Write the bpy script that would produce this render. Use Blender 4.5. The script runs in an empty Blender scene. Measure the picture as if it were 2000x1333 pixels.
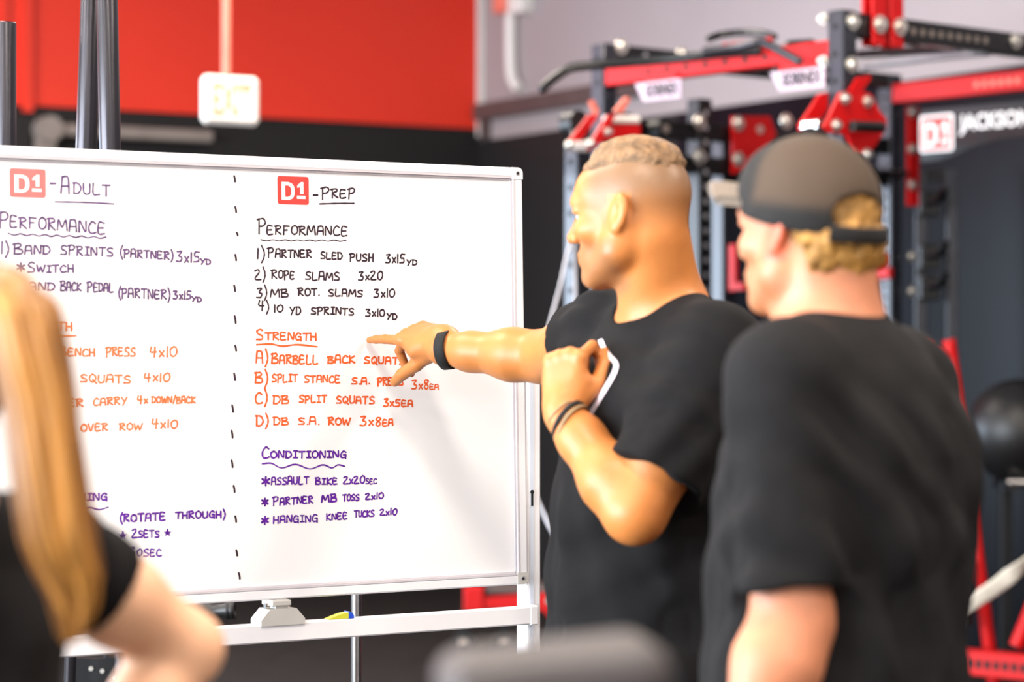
import bpy, math, random
import numpy as np
from mathutils import Vector, Matrix

random.seed(7)
SC = bpy.context.scene
COL = SC.collection
PI = math.pi

# ------------------------------------------------------------------ camera, light, exposure
# The view is worked out in the camera's own frame: x to its right, y its depth, z up from the floor.
# The room is turned by YAW against that frame, so walls and whiteboard run along the world axes.
FPX = 85.0 / 36.0 * 2000.0
CAM_Z = 1.48
YAW = math.radians(31.0)
cy_, sy_ = math.cos(YAW), math.sin(YAW)
HOR = 665.0

def W(p):
    """camera frame -> world (room) frame"""
    return (p[0]*cy_ + p[1]*sy_, -p[0]*sy_ + p[1]*cy_, p[2])

def WA(P):
    P = np.asarray(P, float)
    return np.stack([P[:, 0]*cy_ + P[:, 1]*sy_, -P[:, 0]*sy_ + P[:, 1]*cy_, P[:, 2]], 1)

def pt(px, py, d):
    """a point seen at this place of the 2000x1333 photograph, d metres deep (camera frame)"""
    return np.array([(px-1000.0)/FPX*d, d, CAM_Z-(py-HOR)/FPX*d])

cam_d = bpy.data.cameras.new('camera')
cam_d.lens = 85.0; cam_d.sensor_width = 36.0; cam_d.sensor_fit = 'HORIZONTAL'
cam_d.clip_start = 0.05; cam_d.clip_end = 100
cam_d.dof.use_dof = True
cam_d.dof.focus_distance = 5.12
cam_d.dof.aperture_fstop = 2.4
cam = bpy.data.objects.new('camera', cam_d); COL.objects.link(cam)
cam.location = (0, 0, CAM_Z)
cam.rotation_euler = (PI/2, 0, -YAW)
SC.camera = cam

SC.view_settings.view_transform = 'Standard'
SC.view_settings.look = 'None'
SC.view_settings.gamma = 1.0
SC.view_settings.use_curve_mapping = False
SC.view_settings.exposure = 1.15

wd = bpy.data.worlds.new('world'); SC.world = wd; wd.use_nodes = True
wd.node_tree.nodes['Background'].inputs[0].default_value = (0.75, 0.87, 1.0, 1)
wd.node_tree.nodes['Background'].inputs[1].default_value = 0.6

ROOM = dict(x0=-6.5, x1=7.82, y0=-4.5, y1=13.38, h=4.3)

def area(name, loc, rot, sx, sy, power, color):
    l = bpy.data.lights.new(name, 'AREA'); l.shape = 'RECTANGLE'
    l.size = sx; l.size_y = sy; l.energy = power; l.color = color
    o = bpy.data.objects.new(name, l); COL.objects.link(o)
    o.location = loc; o.rotation_euler = rot
    return o

# daylight through the shop-front windows in the far and left walls
DAY = (0.84, 0.92, 1.0); DAYN = (0.70, 0.84, 1.0); LAMP = (1.0, 0.88, 0.76)
area('daylight_window', (-1.2, ROOM['y1']-0.06, 1.55), (-PI/2, 0, 0), 8.8, 2.3, 480, DAYN)
area('daylight_window', (ROOM['x0']+0.12, 4.9, 1.9), (0, -PI/2, 0), 2.9, 9.0, 1000, DAY)
# rows of ceiling lamps
for lx in (-2.6, 1.2, 4.6):
    for ly in (-1.6, 2.0, 5.6, 9.4):
        area('ceiling_lamp', (lx, ly, ROOM['h']-0.12), (0, 0, 0), 0.5, 1.5, 54, LAMP)

# ------------------------------------------------------------------ materials
def lin(c):
    c = [v/255.0 for v in c]
    return tuple((v/12.92 if v <= 0.04045 else ((v+0.055)/1.055)**2.4) for v in c)

def material(name, color, rough=0.5, metal=0.0, var=0.12, scale=8.0, bump=0.0, bscale=60.0, coat=0.0,
             sss=0.0, stretch=None, spec=0.5, sheen=0.0):
    """principled material with a procedural colour variation and optional bump"""
    m = bpy.data.materials.new(name); m.use_nodes = True
    nt = m.node_tree; N = nt.nodes; L = nt.links
    b = N['Principled BSDF']
    b.inputs['Roughness'].default_value = rough
    b.inputs['Metallic'].default_value = metal
    b.inputs['Coat Weight'].default_value = coat
    b.inputs['Specular IOR Level'].default_value = spec
    b.inputs['Sheen Weight'].default_value = sheen
    if sss:
        b.inputs['Subsurface Weight'].default_value = sss
        b.inputs['Subsurface Radius'].default_value = (0.012, 0.005, 0.003)
        b.inputs['Subsurface Scale'].default_value = 0.6
    tc = N.new('ShaderNodeTexCoord'); mp = N.new('ShaderNodeMapping')
    L.new(tc.outputs['Object'], mp.inputs['Vector'])
    if stretch: mp.inputs['Scale'].default_value = stretch
    nz = N.new('ShaderNodeTexNoise'); nz.inputs['Scale'].default_value = scale; nz.inputs['Detail'].default_value = 5
    L.new(mp.outputs[0], nz.inputs['Vector'])
    rp = N.new('ShaderNodeValToRGB')
    rp.color_ramp.elements[0].position = 0.3; rp.color_ramp.elements[1].position = 0.7
    rp.color_ramp.elements[0].color = tuple(v*(1-var) for v in color) + (1,)
    rp.color_ramp.elements[1].color = tuple(min(1, v*(1+var)) for v in color) + (1,)
    L.new(nz.outputs[0], rp.inputs[0]); L.new(rp.outputs[0], b.inputs['Base Color'])
    if bump:
        n2 = N.new('ShaderNodeTexNoise'); n2.inputs['Scale'].default_value = bscale; n2.inputs['Detail'].default_value = 6
        L.new(mp.outputs[0], n2.inputs['Vector'])
        bp = N.new('ShaderNodeBump'); bp.inputs['Strength'].default_value = bump; bp.inputs['Distance'].default_value = 0.004
        L.new(n2.outputs[0], bp.inputs['Height']); L.new(bp.outputs[0], b.inputs['Normal'])
    m['base_out'] = rp.name
    return m

def mix_attr(m, attr, color, amount=1.0):
    """mix another pigment in where the mesh carries a mask"""
    nt = m.node_tree; N = nt.nodes; L = nt.links
    b = N['Principled BSDF']
    src = b.inputs['Base Color'].links[0].from_socket
    a = N.new('ShaderNodeAttribute'); a.attribute_name = attr
    ml = N.new('ShaderNodeMath'); ml.operation = 'MULTIPLY'; ml.inputs[1].default_value = amount
    L.new(a.outputs['Fac'], ml.inputs[0])
    mx = N.new('ShaderNodeMix'); mx.data_type = 'RGBA'
    L.new(ml.outputs[0], mx.inputs[0]); L.new(src, mx.inputs[6]); mx.inputs[7].default_value = tuple(color) + (1,)
    L.new(mx.outputs[2], b.inputs['Base Color'])
    return m

M = {}
M['white_frame'] = material('white_painted_metal', lin((238, 236, 238)), 0.35, 0, 0.02)
M['board'] = material('white_board_enamel', lin((244, 242, 242)), 0.22, 0, 0.01, 3)
M['alu'] = material('brushed_aluminium', lin((196, 194, 198)), 0.35, 0.6, 0.05)
M['grey_plastic'] = material('grey_plastic', lin((196, 192, 186)), 0.5, 0, 0.04)
M['lip'] = material('pale_grey_lip', lin((206, 200, 204)), 0.4, 0, 0.03)
M['dark_gap'] = material('dark_gap', lin((14, 13, 15)), 0.8, 0, 0.1)
M['ink_black'] = material('marker_black', lin((40, 10, 36)), 0.6, 0, 0.35, 60)
M['ink_faded'] = material('marker_black_faded', lin((98, 68, 116)), 0.6, 0, 0.25, 40)
M['ink_orange'] = material('marker_orange', lin((236, 92, 30)), 0.6, 0, 0.2, 60)
M['ink_orange2'] = material('marker_orange_faded', lin((240, 122, 70)), 0.6, 0, 0.2, 60)
M['ink_purple'] = material('marker_purple', lin((92, 14, 150)), 0.6, 0, 0.25, 60)
M['logo_red'] = material('logo_red', lin((226, 62, 54)), 0.4, 0, 0.05)
M['logo_red_light'] = material('logo_red_light', lin((238, 122, 118)), 0.3, 0, 0.08, 20)  # paler copy of the red: fading plus glare put into the colour
M['logo_white'] = material('logo_white', lin((250, 248, 248)), 0.4, 0, 0.01)
M['red_steel'] = material('red_powder_coat', lin((188, 6, 8)), 0.48, 0, 0.08, 12, coat=0.05, spec=0.3)
M['black_steel'] = material('black_powder_coat', lin((13, 13, 15)), 0.36, 0.0, 0.15, 12, coat=0.15, spec=0.4)
M['upright_steel'] = material('graphite_powder_coat', lin((34, 37, 46)), 0.36, 0.15, 0.1, 12, coat=0.3)
M['chrome'] = material('chrome', lin((215, 213, 210)), 0.16, 1.0, 0.04)
M['zinc'] = material('zinc_bolt', lin((222, 218, 208)), 0.3, 0.85, 0.05)
M['pole_steel'] = material('raw_black_steel', lin((62, 60, 64)), 0.28, 0.75, 0.3, 14, bump=0.15, stretch=(1, 1, 0.12))
M['wall_red'] = material('red_wall_paint', lin((228, 50, 26)), 0.55, 0, 0.04, 1.2)
M['wall_black'] = material('black_wall_paint', lin((20, 16, 15)), 0.6, 0, 0.12, 2)
M['wall_gloss'] = material('black_gloss_panel', lin((13, 14, 20)), 0.32, 0, 0.5, 1.5, stretch=(1, 1, 0.2), spec=0.12)
M['wall_grey'] = material('grey_wall_paint', lin((156, 144, 144)), 0.7, 0, 0.04, 1.2)
M['wall_plain'] = material('off_white_wall_paint', lin((206, 200, 196)), 0.7, 0, 0.03, 2)
M['floor'] = material('black_rubber_floor', lin((32, 27, 24)), 0.7, 0, 0.25, 6, bump=0.2, bscale=200, spec=0.2)
M['ceiling'] = material('ceiling_paint', lin((190, 186, 184)), 0.8, 0, 0.04, 2)
M['rail_brown'] = material('grey_brown_steel', lin((140, 128, 120)), 0.5, 0.1, 0.1)
M['rail_dark'] = material('dark_brown_steel', lin((84, 70, 68)), 0.5, 0.1, 0.1)
M['sign_white'] = material('sign_plastic', lin((240, 232, 224)), 0.4, 0, 0.02)
M['sign_letter'] = material('sign_letter_red', lin((244, 150, 110)), 0.5, 0, 0.05)
M['sign_pink'] = material('pale_plate', lin((186, 164, 176)), 0.5, 0, 0.05)
M['conduit_red'] = material('conduit_painted_red', lin((232, 120, 100)), 0.5, 0, 0.05)
M['conduit_white'] = material('conduit_white', lin((226, 220, 214)), 0.5, 0, 0.03)
M['strap'] = material('cream_webbing', lin((206, 196, 180)), 0.8, 0, 0.1, 30, bump=0.3)
M['strap_grey'] = material('grey_webbing', lin((206, 202, 206)), 0.8, 0, 0.1, 30, bump=0.3)
M['rubber'] = material('black_rubber', lin((20, 19, 19)), 0.42, 0, 0.2, 20, bump=0.1)
M['pad'] = material('grey_vinyl', lin((66, 60, 60)), 0.55, 0, 0.08, 20, bump=0.1)
M['yellow'] = material('yellow_plastic', lin((206, 204, 60)), 0.4, 0, 0.05)
M['blue'] = material('blue_plastic', lin((40, 80, 200)), 0.4, 0, 0.05)
M['cotton_black'] = material('black_cotton', lin((19, 18, 19)), 0.9, 0, 0.12, 30, bump=0.25, bscale=350, spec=0.2)
M['cotton_charcoal'] = material('charcoal_jersey', lin((25, 24, 25)), 0.85, 0, 0.12, 30, bump=0.25, bscale=350, spec=0.2)
M['cotton_dark'] = material('black_knit', lin((18, 16, 17)), 0.9, 0, 0.12, 30, bump=0.25, bscale=350, spec=0.2)
M['trouser'] = material('black_shorts_cloth', lin((26, 25, 28)), 0.85, 0, 0.15, 20, bump=0.2)
M['shoe'] = material('shoe_black', lin((30, 30, 32)), 0.6, 0, 0.2)
M['band_black'] = material('black_woven_band', lin((10, 9, 10)), 0.75, 0, 0.2, 90, bump=0.4, bscale=300)
M['band_gold'] = material('tan_cord_band', lin((150, 126, 92)), 0.5, 0.3, 0.2, 60)
M['print_white'] = material('white_shirt_print', lin((236, 222, 230)), 0.6, 0, 0.04)
M['eye'] = material('eye', lin((220, 214, 208)), 0.15, 0, 0.02)

SKIN1 = mix_attr(mix_attr(material('tanned_skin', lin((196, 122, 62)), 0.45, 0, 0.07, 22, bump=0.08, bscale=120, sss=0.12),
                 'hair_mask', lin((122, 94, 68)), 0.95), 'stubble_mask', lin((128, 92, 62)), 0.6)
SKIN2 = mix_attr(mix_attr(material('ruddy_skin', lin((206, 134, 98)), 0.45, 0, 0.07, 22, bump=0.08, bscale=120, sss=0.12),
                 'hair_mask', lin((170, 128, 70)), 0.8), 'stubble_mask', lin((176, 116, 72)), 0.6)
SKIN2 = mix_attr(SKIN2, 'ear_mask', lin((220, 104, 78)), 0.8)
SKIN3 = material('fair_skin', lin((232, 180, 144)), 0.45, 0, 0.05, 22, bump=0.08, bscale=120, sss=0.12)
M['hair_brown'] = material('short_brown_hair', lin((128, 96, 64)), 0.6, 0, 0.45, 60, bump=0.9, bscale=140)
M['hair_gold'] = material('golden_curly_hair', lin((164, 118, 54)), 0.6, 0, 0.45, 45, bump=0.9, bscale=110)
M['hair_long'] = mix_attr(material('light_brown_long_hair', lin((190, 132, 62)), 0.42, 0, 0.4, 40, bump=0.5, bscale=160,
                 stretch=(1, 1, 0.06)), 'streak', lin((98, 58, 28)), 0.92)
M['hair_scalp'] = material('pulled_back_hair', lin((110, 72, 42)), 0.5, 0, 0.35, 50, bump=0.5)
M['cap'] = material('cap_charcoal_cloth', lin((18, 16, 16)), 0.85, 0, 0.15, 50, bump=0.3, bscale=400)
M['cap_mesh'] = material('cap_brown_mesh', lin((96, 80, 66)), 0.8, 0, 0.3, 18, bump=0.4, bscale=500)
M['cap_brim'] = material('cap_brim_tan', lin((112, 99, 87)), 0.8, 0, 0.08, 50)

# ------------------------------------------------------------------ object helpers
def tag(o, label=None, cat=None, group=None, kind=None):
    if label: o['label'] = label
    if cat: o['category'] = cat
    if group: o['group'] = group
    if kind: o['kind'] = kind
    return o

def thing(name, loc, label, cat, group=None):
    """an Empty at a thing's base (world coordinates)"""
    o = bpy.data.objects.new(name, None); COL.objects.link(o)
    o.location = loc; o.empty_display_size = 0.1
    return tag(o, label, cat, group)

def origin_of(o):
    v = Vector((0, 0, 0))
    while o is not None:
        v += Vector(o.location); o = o.parent
    return v

def link_mesh(name, V, F, mats, parent=None, midx=None, smooth=False, loc=None, attrs=None):
    V = np.asarray(V, float)
    base = origin_of(parent) if parent is not None else Vector(loc or (0, 0, 0))
    me = bpy.data.meshes.new(name)
    VV = V - np.array(base)
    if isinstance(F, np.ndarray):
        me.from_pydata(VV.tolist(), [], F.tolist())
    else:
        me.from_pydata(VV.tolist(), [], F)
    for m in (mats if isinstance(mats, (list, tuple)) else [mats]): me.materials.append(m)
    if midx is not None: me.polygons.foreach_set('material_index', np.asarray(midx, np.int32))
    if smooth is True: me.polygons.foreach_set('use_smooth', np.ones(len(me.polygons), bool))
    elif smooth is not False: me.polygons.foreach_set('use_smooth', np.asarray(smooth, bool))
    for k, a in (attrs or {}).items():
        at = me.attributes.new(k, 'FLOAT', 'POINT'); at.data.foreach_set('value', np.asarray(a, np.float32))
    me.update()
    o = bpy.data.objects.new(name, me); COL.objects.link(o)
    if parent is not None: o.parent = parent
    else: o.location = base
    return o

class MB:
    """collects shapes into one mesh; coordinates pass through xf (a function on points) at build time"""
    def __init__(s, xf=None):
        s.V = []; s.F = []; s.mi = []; s.sm = []; s.xf = xf; s.m = 0
    def mat(s, i): s.m = i; return s
    def add(s, V, F, smooth=False):
        n = len(s.V); s.V += [tuple(map(float, v)) for v in V]
        s.F += [tuple(i+n for i in f) for f in F]
        s.mi += [s.m]*len(F); s.sm += [smooth]*len(F)
        return s
    def box(s, c, size, R=None, bev=0.0):
        hx, hy, hz = (v/2.0 for v in size)
        b = min(bev, hx*0.9, hy*0.9, hz*0.9)
        c = np.asarray(c, float)
        if b <= 0:
            V = [(x, y, z) for x in (-hx, hx) for y in (-hy, hy) for z in (-hz, hz)]
            F = [(0, 1, 3, 2), (4, 6, 7, 5), (0, 4, 5, 1), (2, 3, 7, 6), (0, 2, 6, 4), (1, 5, 7, 3)]
        else:
            V = []; idx = {}
            for sx in (-1, 1):
                for sy in (-1, 1):
                    for sz in (-1, 1):
                        for a in range(3):
                            v = [sx*(hx-b), sy*(hy-b), sz*(hz-b)]
                            v[a] = (sx*hx, sy*hy, sz*hz)[a]
                            idx[(sx, sy, sz, a)] = len(V); V.append(tuple(v))
            F = []
            for a in range(3):
                u, w = (a+1) % 3, (a+2) % 3
                for sg in (-1, 1):
                    q = []
                    for su, sw in ((-1, -1), (1, -1), (1, 1), (-1, 1)):
                        k = [0, 0, 0]; k[a] = sg; k[u] = su; k[w] = sw
                        q.append(idx[(k[0], k[1], k[2], a)])
                    F.append(tuple(q) if sg > 0 else tuple(q[::-1]))
            for a in range(3):            # edge strips: edges run along axis a
                u, w = (a+1) % 3, (a+2) % 3
                for su in (-1, 1):
                    for sw in (-1, 1):
                        def k(sa, face):
                            kk = [0, 0, 0]; kk[a] = sa; kk[u] = su; kk[w] = sw
                            return idx[(kk[0], kk[1], kk[2], face)]
                        q = (k(-1, u), k(1, u), k(1, w), k(-1, w))
                        F.append(q if su*sw < 0 else q[::-1])
            for sx in (-1, 1):
                for sy in (-1, 1):
                    for sz in (-1, 1):
                        t = (idx[(sx, sy, sz, 0)], idx[(sx, sy, sz, 1)], idx[(sx, sy, sz, 2)])
                        F.append(t if sx*sy*sz > 0 else t[::-1])
        V = np.array(V)
        if R is not None: V = V @ np.asarray(R).T
        return s.add(V + c, F)
    def cyl(s, a, b, r, r2=None, n=20, cap=True):
        a = np.asarray(a, float); b = np.asarray(b, float); r2 = r if r2 is None else r2
        u, v = frame(b-a)
        V = []
        for p, rr in ((a, r), (b, r2)):
            for i in range(n):
                t = 2*PI*i/n
                V.append(p + rr*(math.cos(t)*u + math.sin(t)*v))
        F = [(i, (i+1) % n, n+(i+1) % n, n+i) for i in range(n)]
        s.add(V, F, True)
        if cap:
            s.add(V[:n], [tuple(range(n))[::-1]]); s.add(V[n:], [tuple(range(n))])
        return s
    def tube(s, pts, r, n=12, closed=False, flat=None, cap=True):
        """tube along points; r a number or a list; flat=(ru, rv, up) makes an oval or strap section"""
        P = [np.asarray(p, float) for p in pts]; m = len(P)
        R = r if isinstance(r, (list, tuple, np.ndarray)) else [r]*m
        V = []; u = None
        for i in range(m):
            if closed: t = P[(i+1) % m]-P[i-1]
            else: t = P[min(i+1, m-1)]-P[max(i-1, 0)]
            t = t/np.linalg.norm(t)
            if flat is not None:
                w = np.asarray(flat[2], float); u = w - t*np.dot(w, t); u /= np.linalg.norm(u)
            elif u is None: u, _ = frame(t)
            else:
                u = u - t*np.dot(u, t); u /= np.linalg.norm(u)
            v = np.cross(t, u)
            ru, rv = (flat[0], flat[1]) if flat is not None else (R[i], R[i])
            for k in range(n):
                a = 2*PI*k/n
                V.append(P[i] + ru*math.cos(a)*u + rv*math.sin(a)*v)
        F = []
        for i in range(m if closed else m-1):
            j = (i+1) % m
            F += [(i*n+k, i*n+(k+1) % n, j*n+(k+1) % n, j*n+k) for k in range(n)]
        s.add(V, F, True)
        if not closed and cap:
            s.add(V[:n], [tuple(range(n))[::-1]]); s.add(V[-n:], [tuple(range(n))])
        return s
    def ball(s, c, r, n=24, sq=(1, 1, 1)):
        c = np.asarray(c, float); V = []; F = []
        h = n//2
        for i in range(h+1):
            th = PI*i/h
            for k in range(n):
                ph = 2*PI*k/n
                V.append(c + r*np.array([math.sin(th)*math.cos(ph)*sq[0], math.sin(th)*math.sin(ph)*sq[1], math.cos(th)*sq[2]]))
        for i in range(h):
            for k in range(n):
                F.append((i*n+k, (i+1)*n+k, (i+1)*n+(k+1) % n, i*n+(k+1) % n))
        return s.add(V, F, True)
    def prism(s, poly, o, u, v, n, t):
        """polygon in the plane (o; u, v), thickness t along n"""
        o, u, v, n = (np.asarray(q, float) for q in (o, u, v, n))
        A = [o + x*u + y*v for x, y in poly]; B = [p + n*t for p in A]; k = len(poly)
        return s.add(A+B, [tuple(range(k))[::-1], tuple(range(k, 2*k))] + [(i, (i+1) % k, k+(i+1) % k, k+i) for i in range(k)])
    def lathe(s, c, axis, prof, n=32):
        c = np.asarray(c, float); axis = np.asarray(axis, float); axis = axis/np.linalg.norm(axis)
        u, v = frame(axis); V = []; m = len(prof)
        for r, h in prof:
            for k in range(n):
                a = 2*PI*k/n
                V.append(c + axis*h + r*(math.cos(a)*u+math.sin(a)*v))
        F = [(i*n+k, i*n+(k+1) % n, (i+1)*n+(k+1) % n, (i+1)*n+k) for i in range(m-1) for k in range(n)]
        return s.add(V, F, True)
    def build(s, name, mats, parent=None, loc=None):
        V = np.array(s.V)
        if s.xf is not None: V = s.xf(V)
        return link_mesh(name, V, s.F, mats, parent, s.mi, s.sm, loc)

def frame(t):
    t = np.asarray(t, float); t = t/np.linalg.norm(t)
    a = np.array([0, 0, 1.0]) if abs(t[2]) < 0.9 else np.array([1.0, 0, 0])
    u = np.cross(a, t); u /= np.linalg.norm(u)
    return u, np.cross(t, u)

def spline(P, n):
    """Catmull-Rom through the points, n steps a span"""
    P = [np.asarray(p, float) for p in P]; out = []
    Q = [2*P[0]-P[1]] + P + [2*P[-1]-P[-2]]
    for i in range(1, len(Q)-2):
        for k in range(n):
            t = k/n
            a, b, c, d = Q[i-1], Q[i], Q[i+1], Q[i+2]
            out.append(0.5*((2*b)+(c-a)*t+(2*a-5*b+4*c-d)*t*t+(3*b-a-3*c+d)*t**3))
    out.append(P[-1]); return out
def unit(v):
    v = np.asarray(v, float); return v/np.linalg.norm(v)

# ------------------------------------------------------------------ the room
x0, x1, y0, y1, H = ROOM['x0'], ROOM['x1'], ROOM['y0'], ROOM['y1'], ROOM['h']
T = 0.15
def struct(name, shapes, mats, parent=None):
    b = MB()
    for sh in shapes:
        b.mat(sh[2] if len(sh) > 2 else 0)
        lo, hi = np.array(sh[0], float), np.array(sh[1], float)
        b.box((lo+hi)/2, hi-lo)
    o = b.build(name, mats, parent)
    if parent is None: o['kind'] = 'structure'
    return o

struct('floor', [((x0-T, y0-T, -0.1), (x1+T, y1+T, 0.0))], [M['floor']])
struct('ceiling', [((x0-T, y0-T, H), (x1+T, y1+T, H+0.1))], [M['ceiling']])
ZR = 2.84                                   # foot of the red field on the far wall
fx0, fx1, fz0, fz1 = -5.7, 3.3, 0.35, 2.75    # run of windows in the far wall, left of the view
struct('wall_far', [((x0, y1, ZR), (x1, y1+T, H), 0), ((fx1, y1+0.03, 0), (x1, y1+T, ZR), 1), ((x0, y1+0.03, 0), (fx0, y1+T, ZR), 1),
                    ((fx0, y1+0.03, 0), (fx1, y1+T, fz0), 1), ((fx0, y1+0.03, fz1), (fx1, y1+T, ZR), 1)],
       [M['wall_red'], M['wall_black']])
struct('window_2', [((fx0+(fx1-fx0)*k/5-0.03, y1+0.04, fz0), (fx0+(fx1-fx0)*k/5+0.03, y1+0.11, fz1)) for k in range(6)]
       + [((fx0, y1+0.04, fz0), (fx1, y1+0.11, fz0+0.06)), ((fx0, y1+0.04, fz1-0.06), (fx1, y1+0.11, fz1))], [M['alu']])
ZG = 2.767                                  # foot of the grey field on the right wall
struct('wall_right', [((x1, y0, ZG), (x1+T, y1+T, H), 0), ((x1, 11.2, 0), (x1+T, y1+T, ZG), 1), ((x1, y0, 0), (x1+T, 11.2, ZG), 2)],
       [M['wall_grey'], M['wall_black'], M['wall_gloss']])
struct('wall_back', [((x0, y0-T, 0), (x1, y0, H))], [M['wall_plain']])
# left wall with a run of shop-front windows
wy0, wy1, wz0, wz1 = 0.3, 9.5, 0.4, 3.4
struct('wall_left', [((x0-T, y0, 0), (x0, wy0, H)), ((x0-T, wy1, 0), (x0, y1, H)),
                     ((x0-T, wy0, 0), (x0, wy1, wz0)), ((x0-T, wy0, wz1), (x0, wy1, H))], [M['wall_plain']])
fr = []
for k in range(5):
    yy = wy0 + (wy1-wy0)*k/4
    fr.append(((x0-0.11, max(wy0, yy-0.035), wz0), (x0-0.03, min(wy1, yy+0.035), wz1)))
fr += [((x0-0.11, wy0, wz0), (x0-0.03, wy1, wz0+0.06)), ((x0-0.11, wy0, wz1-0.06), (x0-0.03, wy1, wz1))]
struct('window_1', fr, [M['alu']])
# raised seams of the red panelling and the corner angle
struct('trim_1', [((x1-0.045, y1-0.012, ZR-0.05), (x1, y1, H)), ], [M['conduit_white']])
def far_x(px):                              # where this column of the photograph meets the far wall
    a = (px-1000)/FPX
    d = (a*cy_+sy_, -a*sy_+cy_)
    return d[0]/d[1]*y1
xs = [far_x(8), far_x(52)]
struct('trim_2', [((xs[0]-0.02, y1-0.02, ZR-0.04), (xs[0]+0.02, y1, H)), ((xs[1]-0.03, y1-0.03, ZR-0.04), (xs[1]+0.03, y1, H))], [M['wall_red']])
# grey-brown overhead rail under the red field, with its end bracket
zr = CAM_Z+(HOR-250)/FPX*13.9
rl = thing('overhead_rail', (far_x(80), y1-0.03, zr), 'long grey-brown steel rail running under the red wall field', 'rail')
b = MB(); b.box(((far_x(84)+far_x(405))/2, y1-0.05, zr), (far_x(405)-far_x(84), 0.09, 0.07), bev=0.01); b.build('rail', [M['rail_brown']], rl)
b = MB(); b.cyl((far_x(86), y1, zr), (far_x(86), y1-0.12, zr), 0.075); b.box((far_x(82), y1-0.05, zr-0.2), (0.11, 0.06, 0.36)); b.build('end_bracket', [M['rail_brown']], rl)
# dark roller-door opening below the rail
struct('door_1', [((far_x(64), y1-0.01, 0), (far_x(420), y1+0.03, zr-0.09))], [M['dark_gap']])
# duct rail along the right wall
zd = CAM_Z+460/FPX*15.5
# conduit with junction box on the right wall
def right_pt(px, z):
    a = (px-1000)/FPX
    d = (a*cy_+sy_, -a*sy_+cy_)
    return np.array([x1, d[1]/d[0]*x1, z])
struct('trim_3', [((x1-0.09, right_pt(1300, 0)[1], zd-0.10), (x1, y1-0.03, zd)), ((x1-0.04, y1-0.11, ZG), (x1, y1-0.03, zd-0.1))], [M['rail_dark']])
q = right_pt(1008, 0); dq = q[0]*sy_+q[1]*cy_
zt = CAM_Z+(HOR-22)/FPX*dq; zb = CAM_Z+(HOR-176)/FPX*dq
cd = thing('wall_conduit', (x1, q[1], zb), 'white vertical conduit with a junction box on the grey wall', 'conduit')
b = MB(); b.tube(spline([(x1-0.04, q[1], zt), (x1-0.04, q[1], (zt+zb)/2), (x1-0.04, q[1]-0.02, zb+0.08), (x1-0.03, q[1]-0.09, zb)], 6), 0.036); b.build('pipe', [M['conduit_white']], cd)
b = MB(); b.mat(0).box((x1-0.06, q[1]+0.02, zt+0.09), (0.12, 0.14, 0.2), bev=0.01); b.mat(1).box((x1-0.05, q[1]-0.14, zt+0.08), (0.1, 0.17, 0.22), bev=0.01)
b.build('junction_box', [M['conduit_red'], M['conduit_white']], cd)

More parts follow.
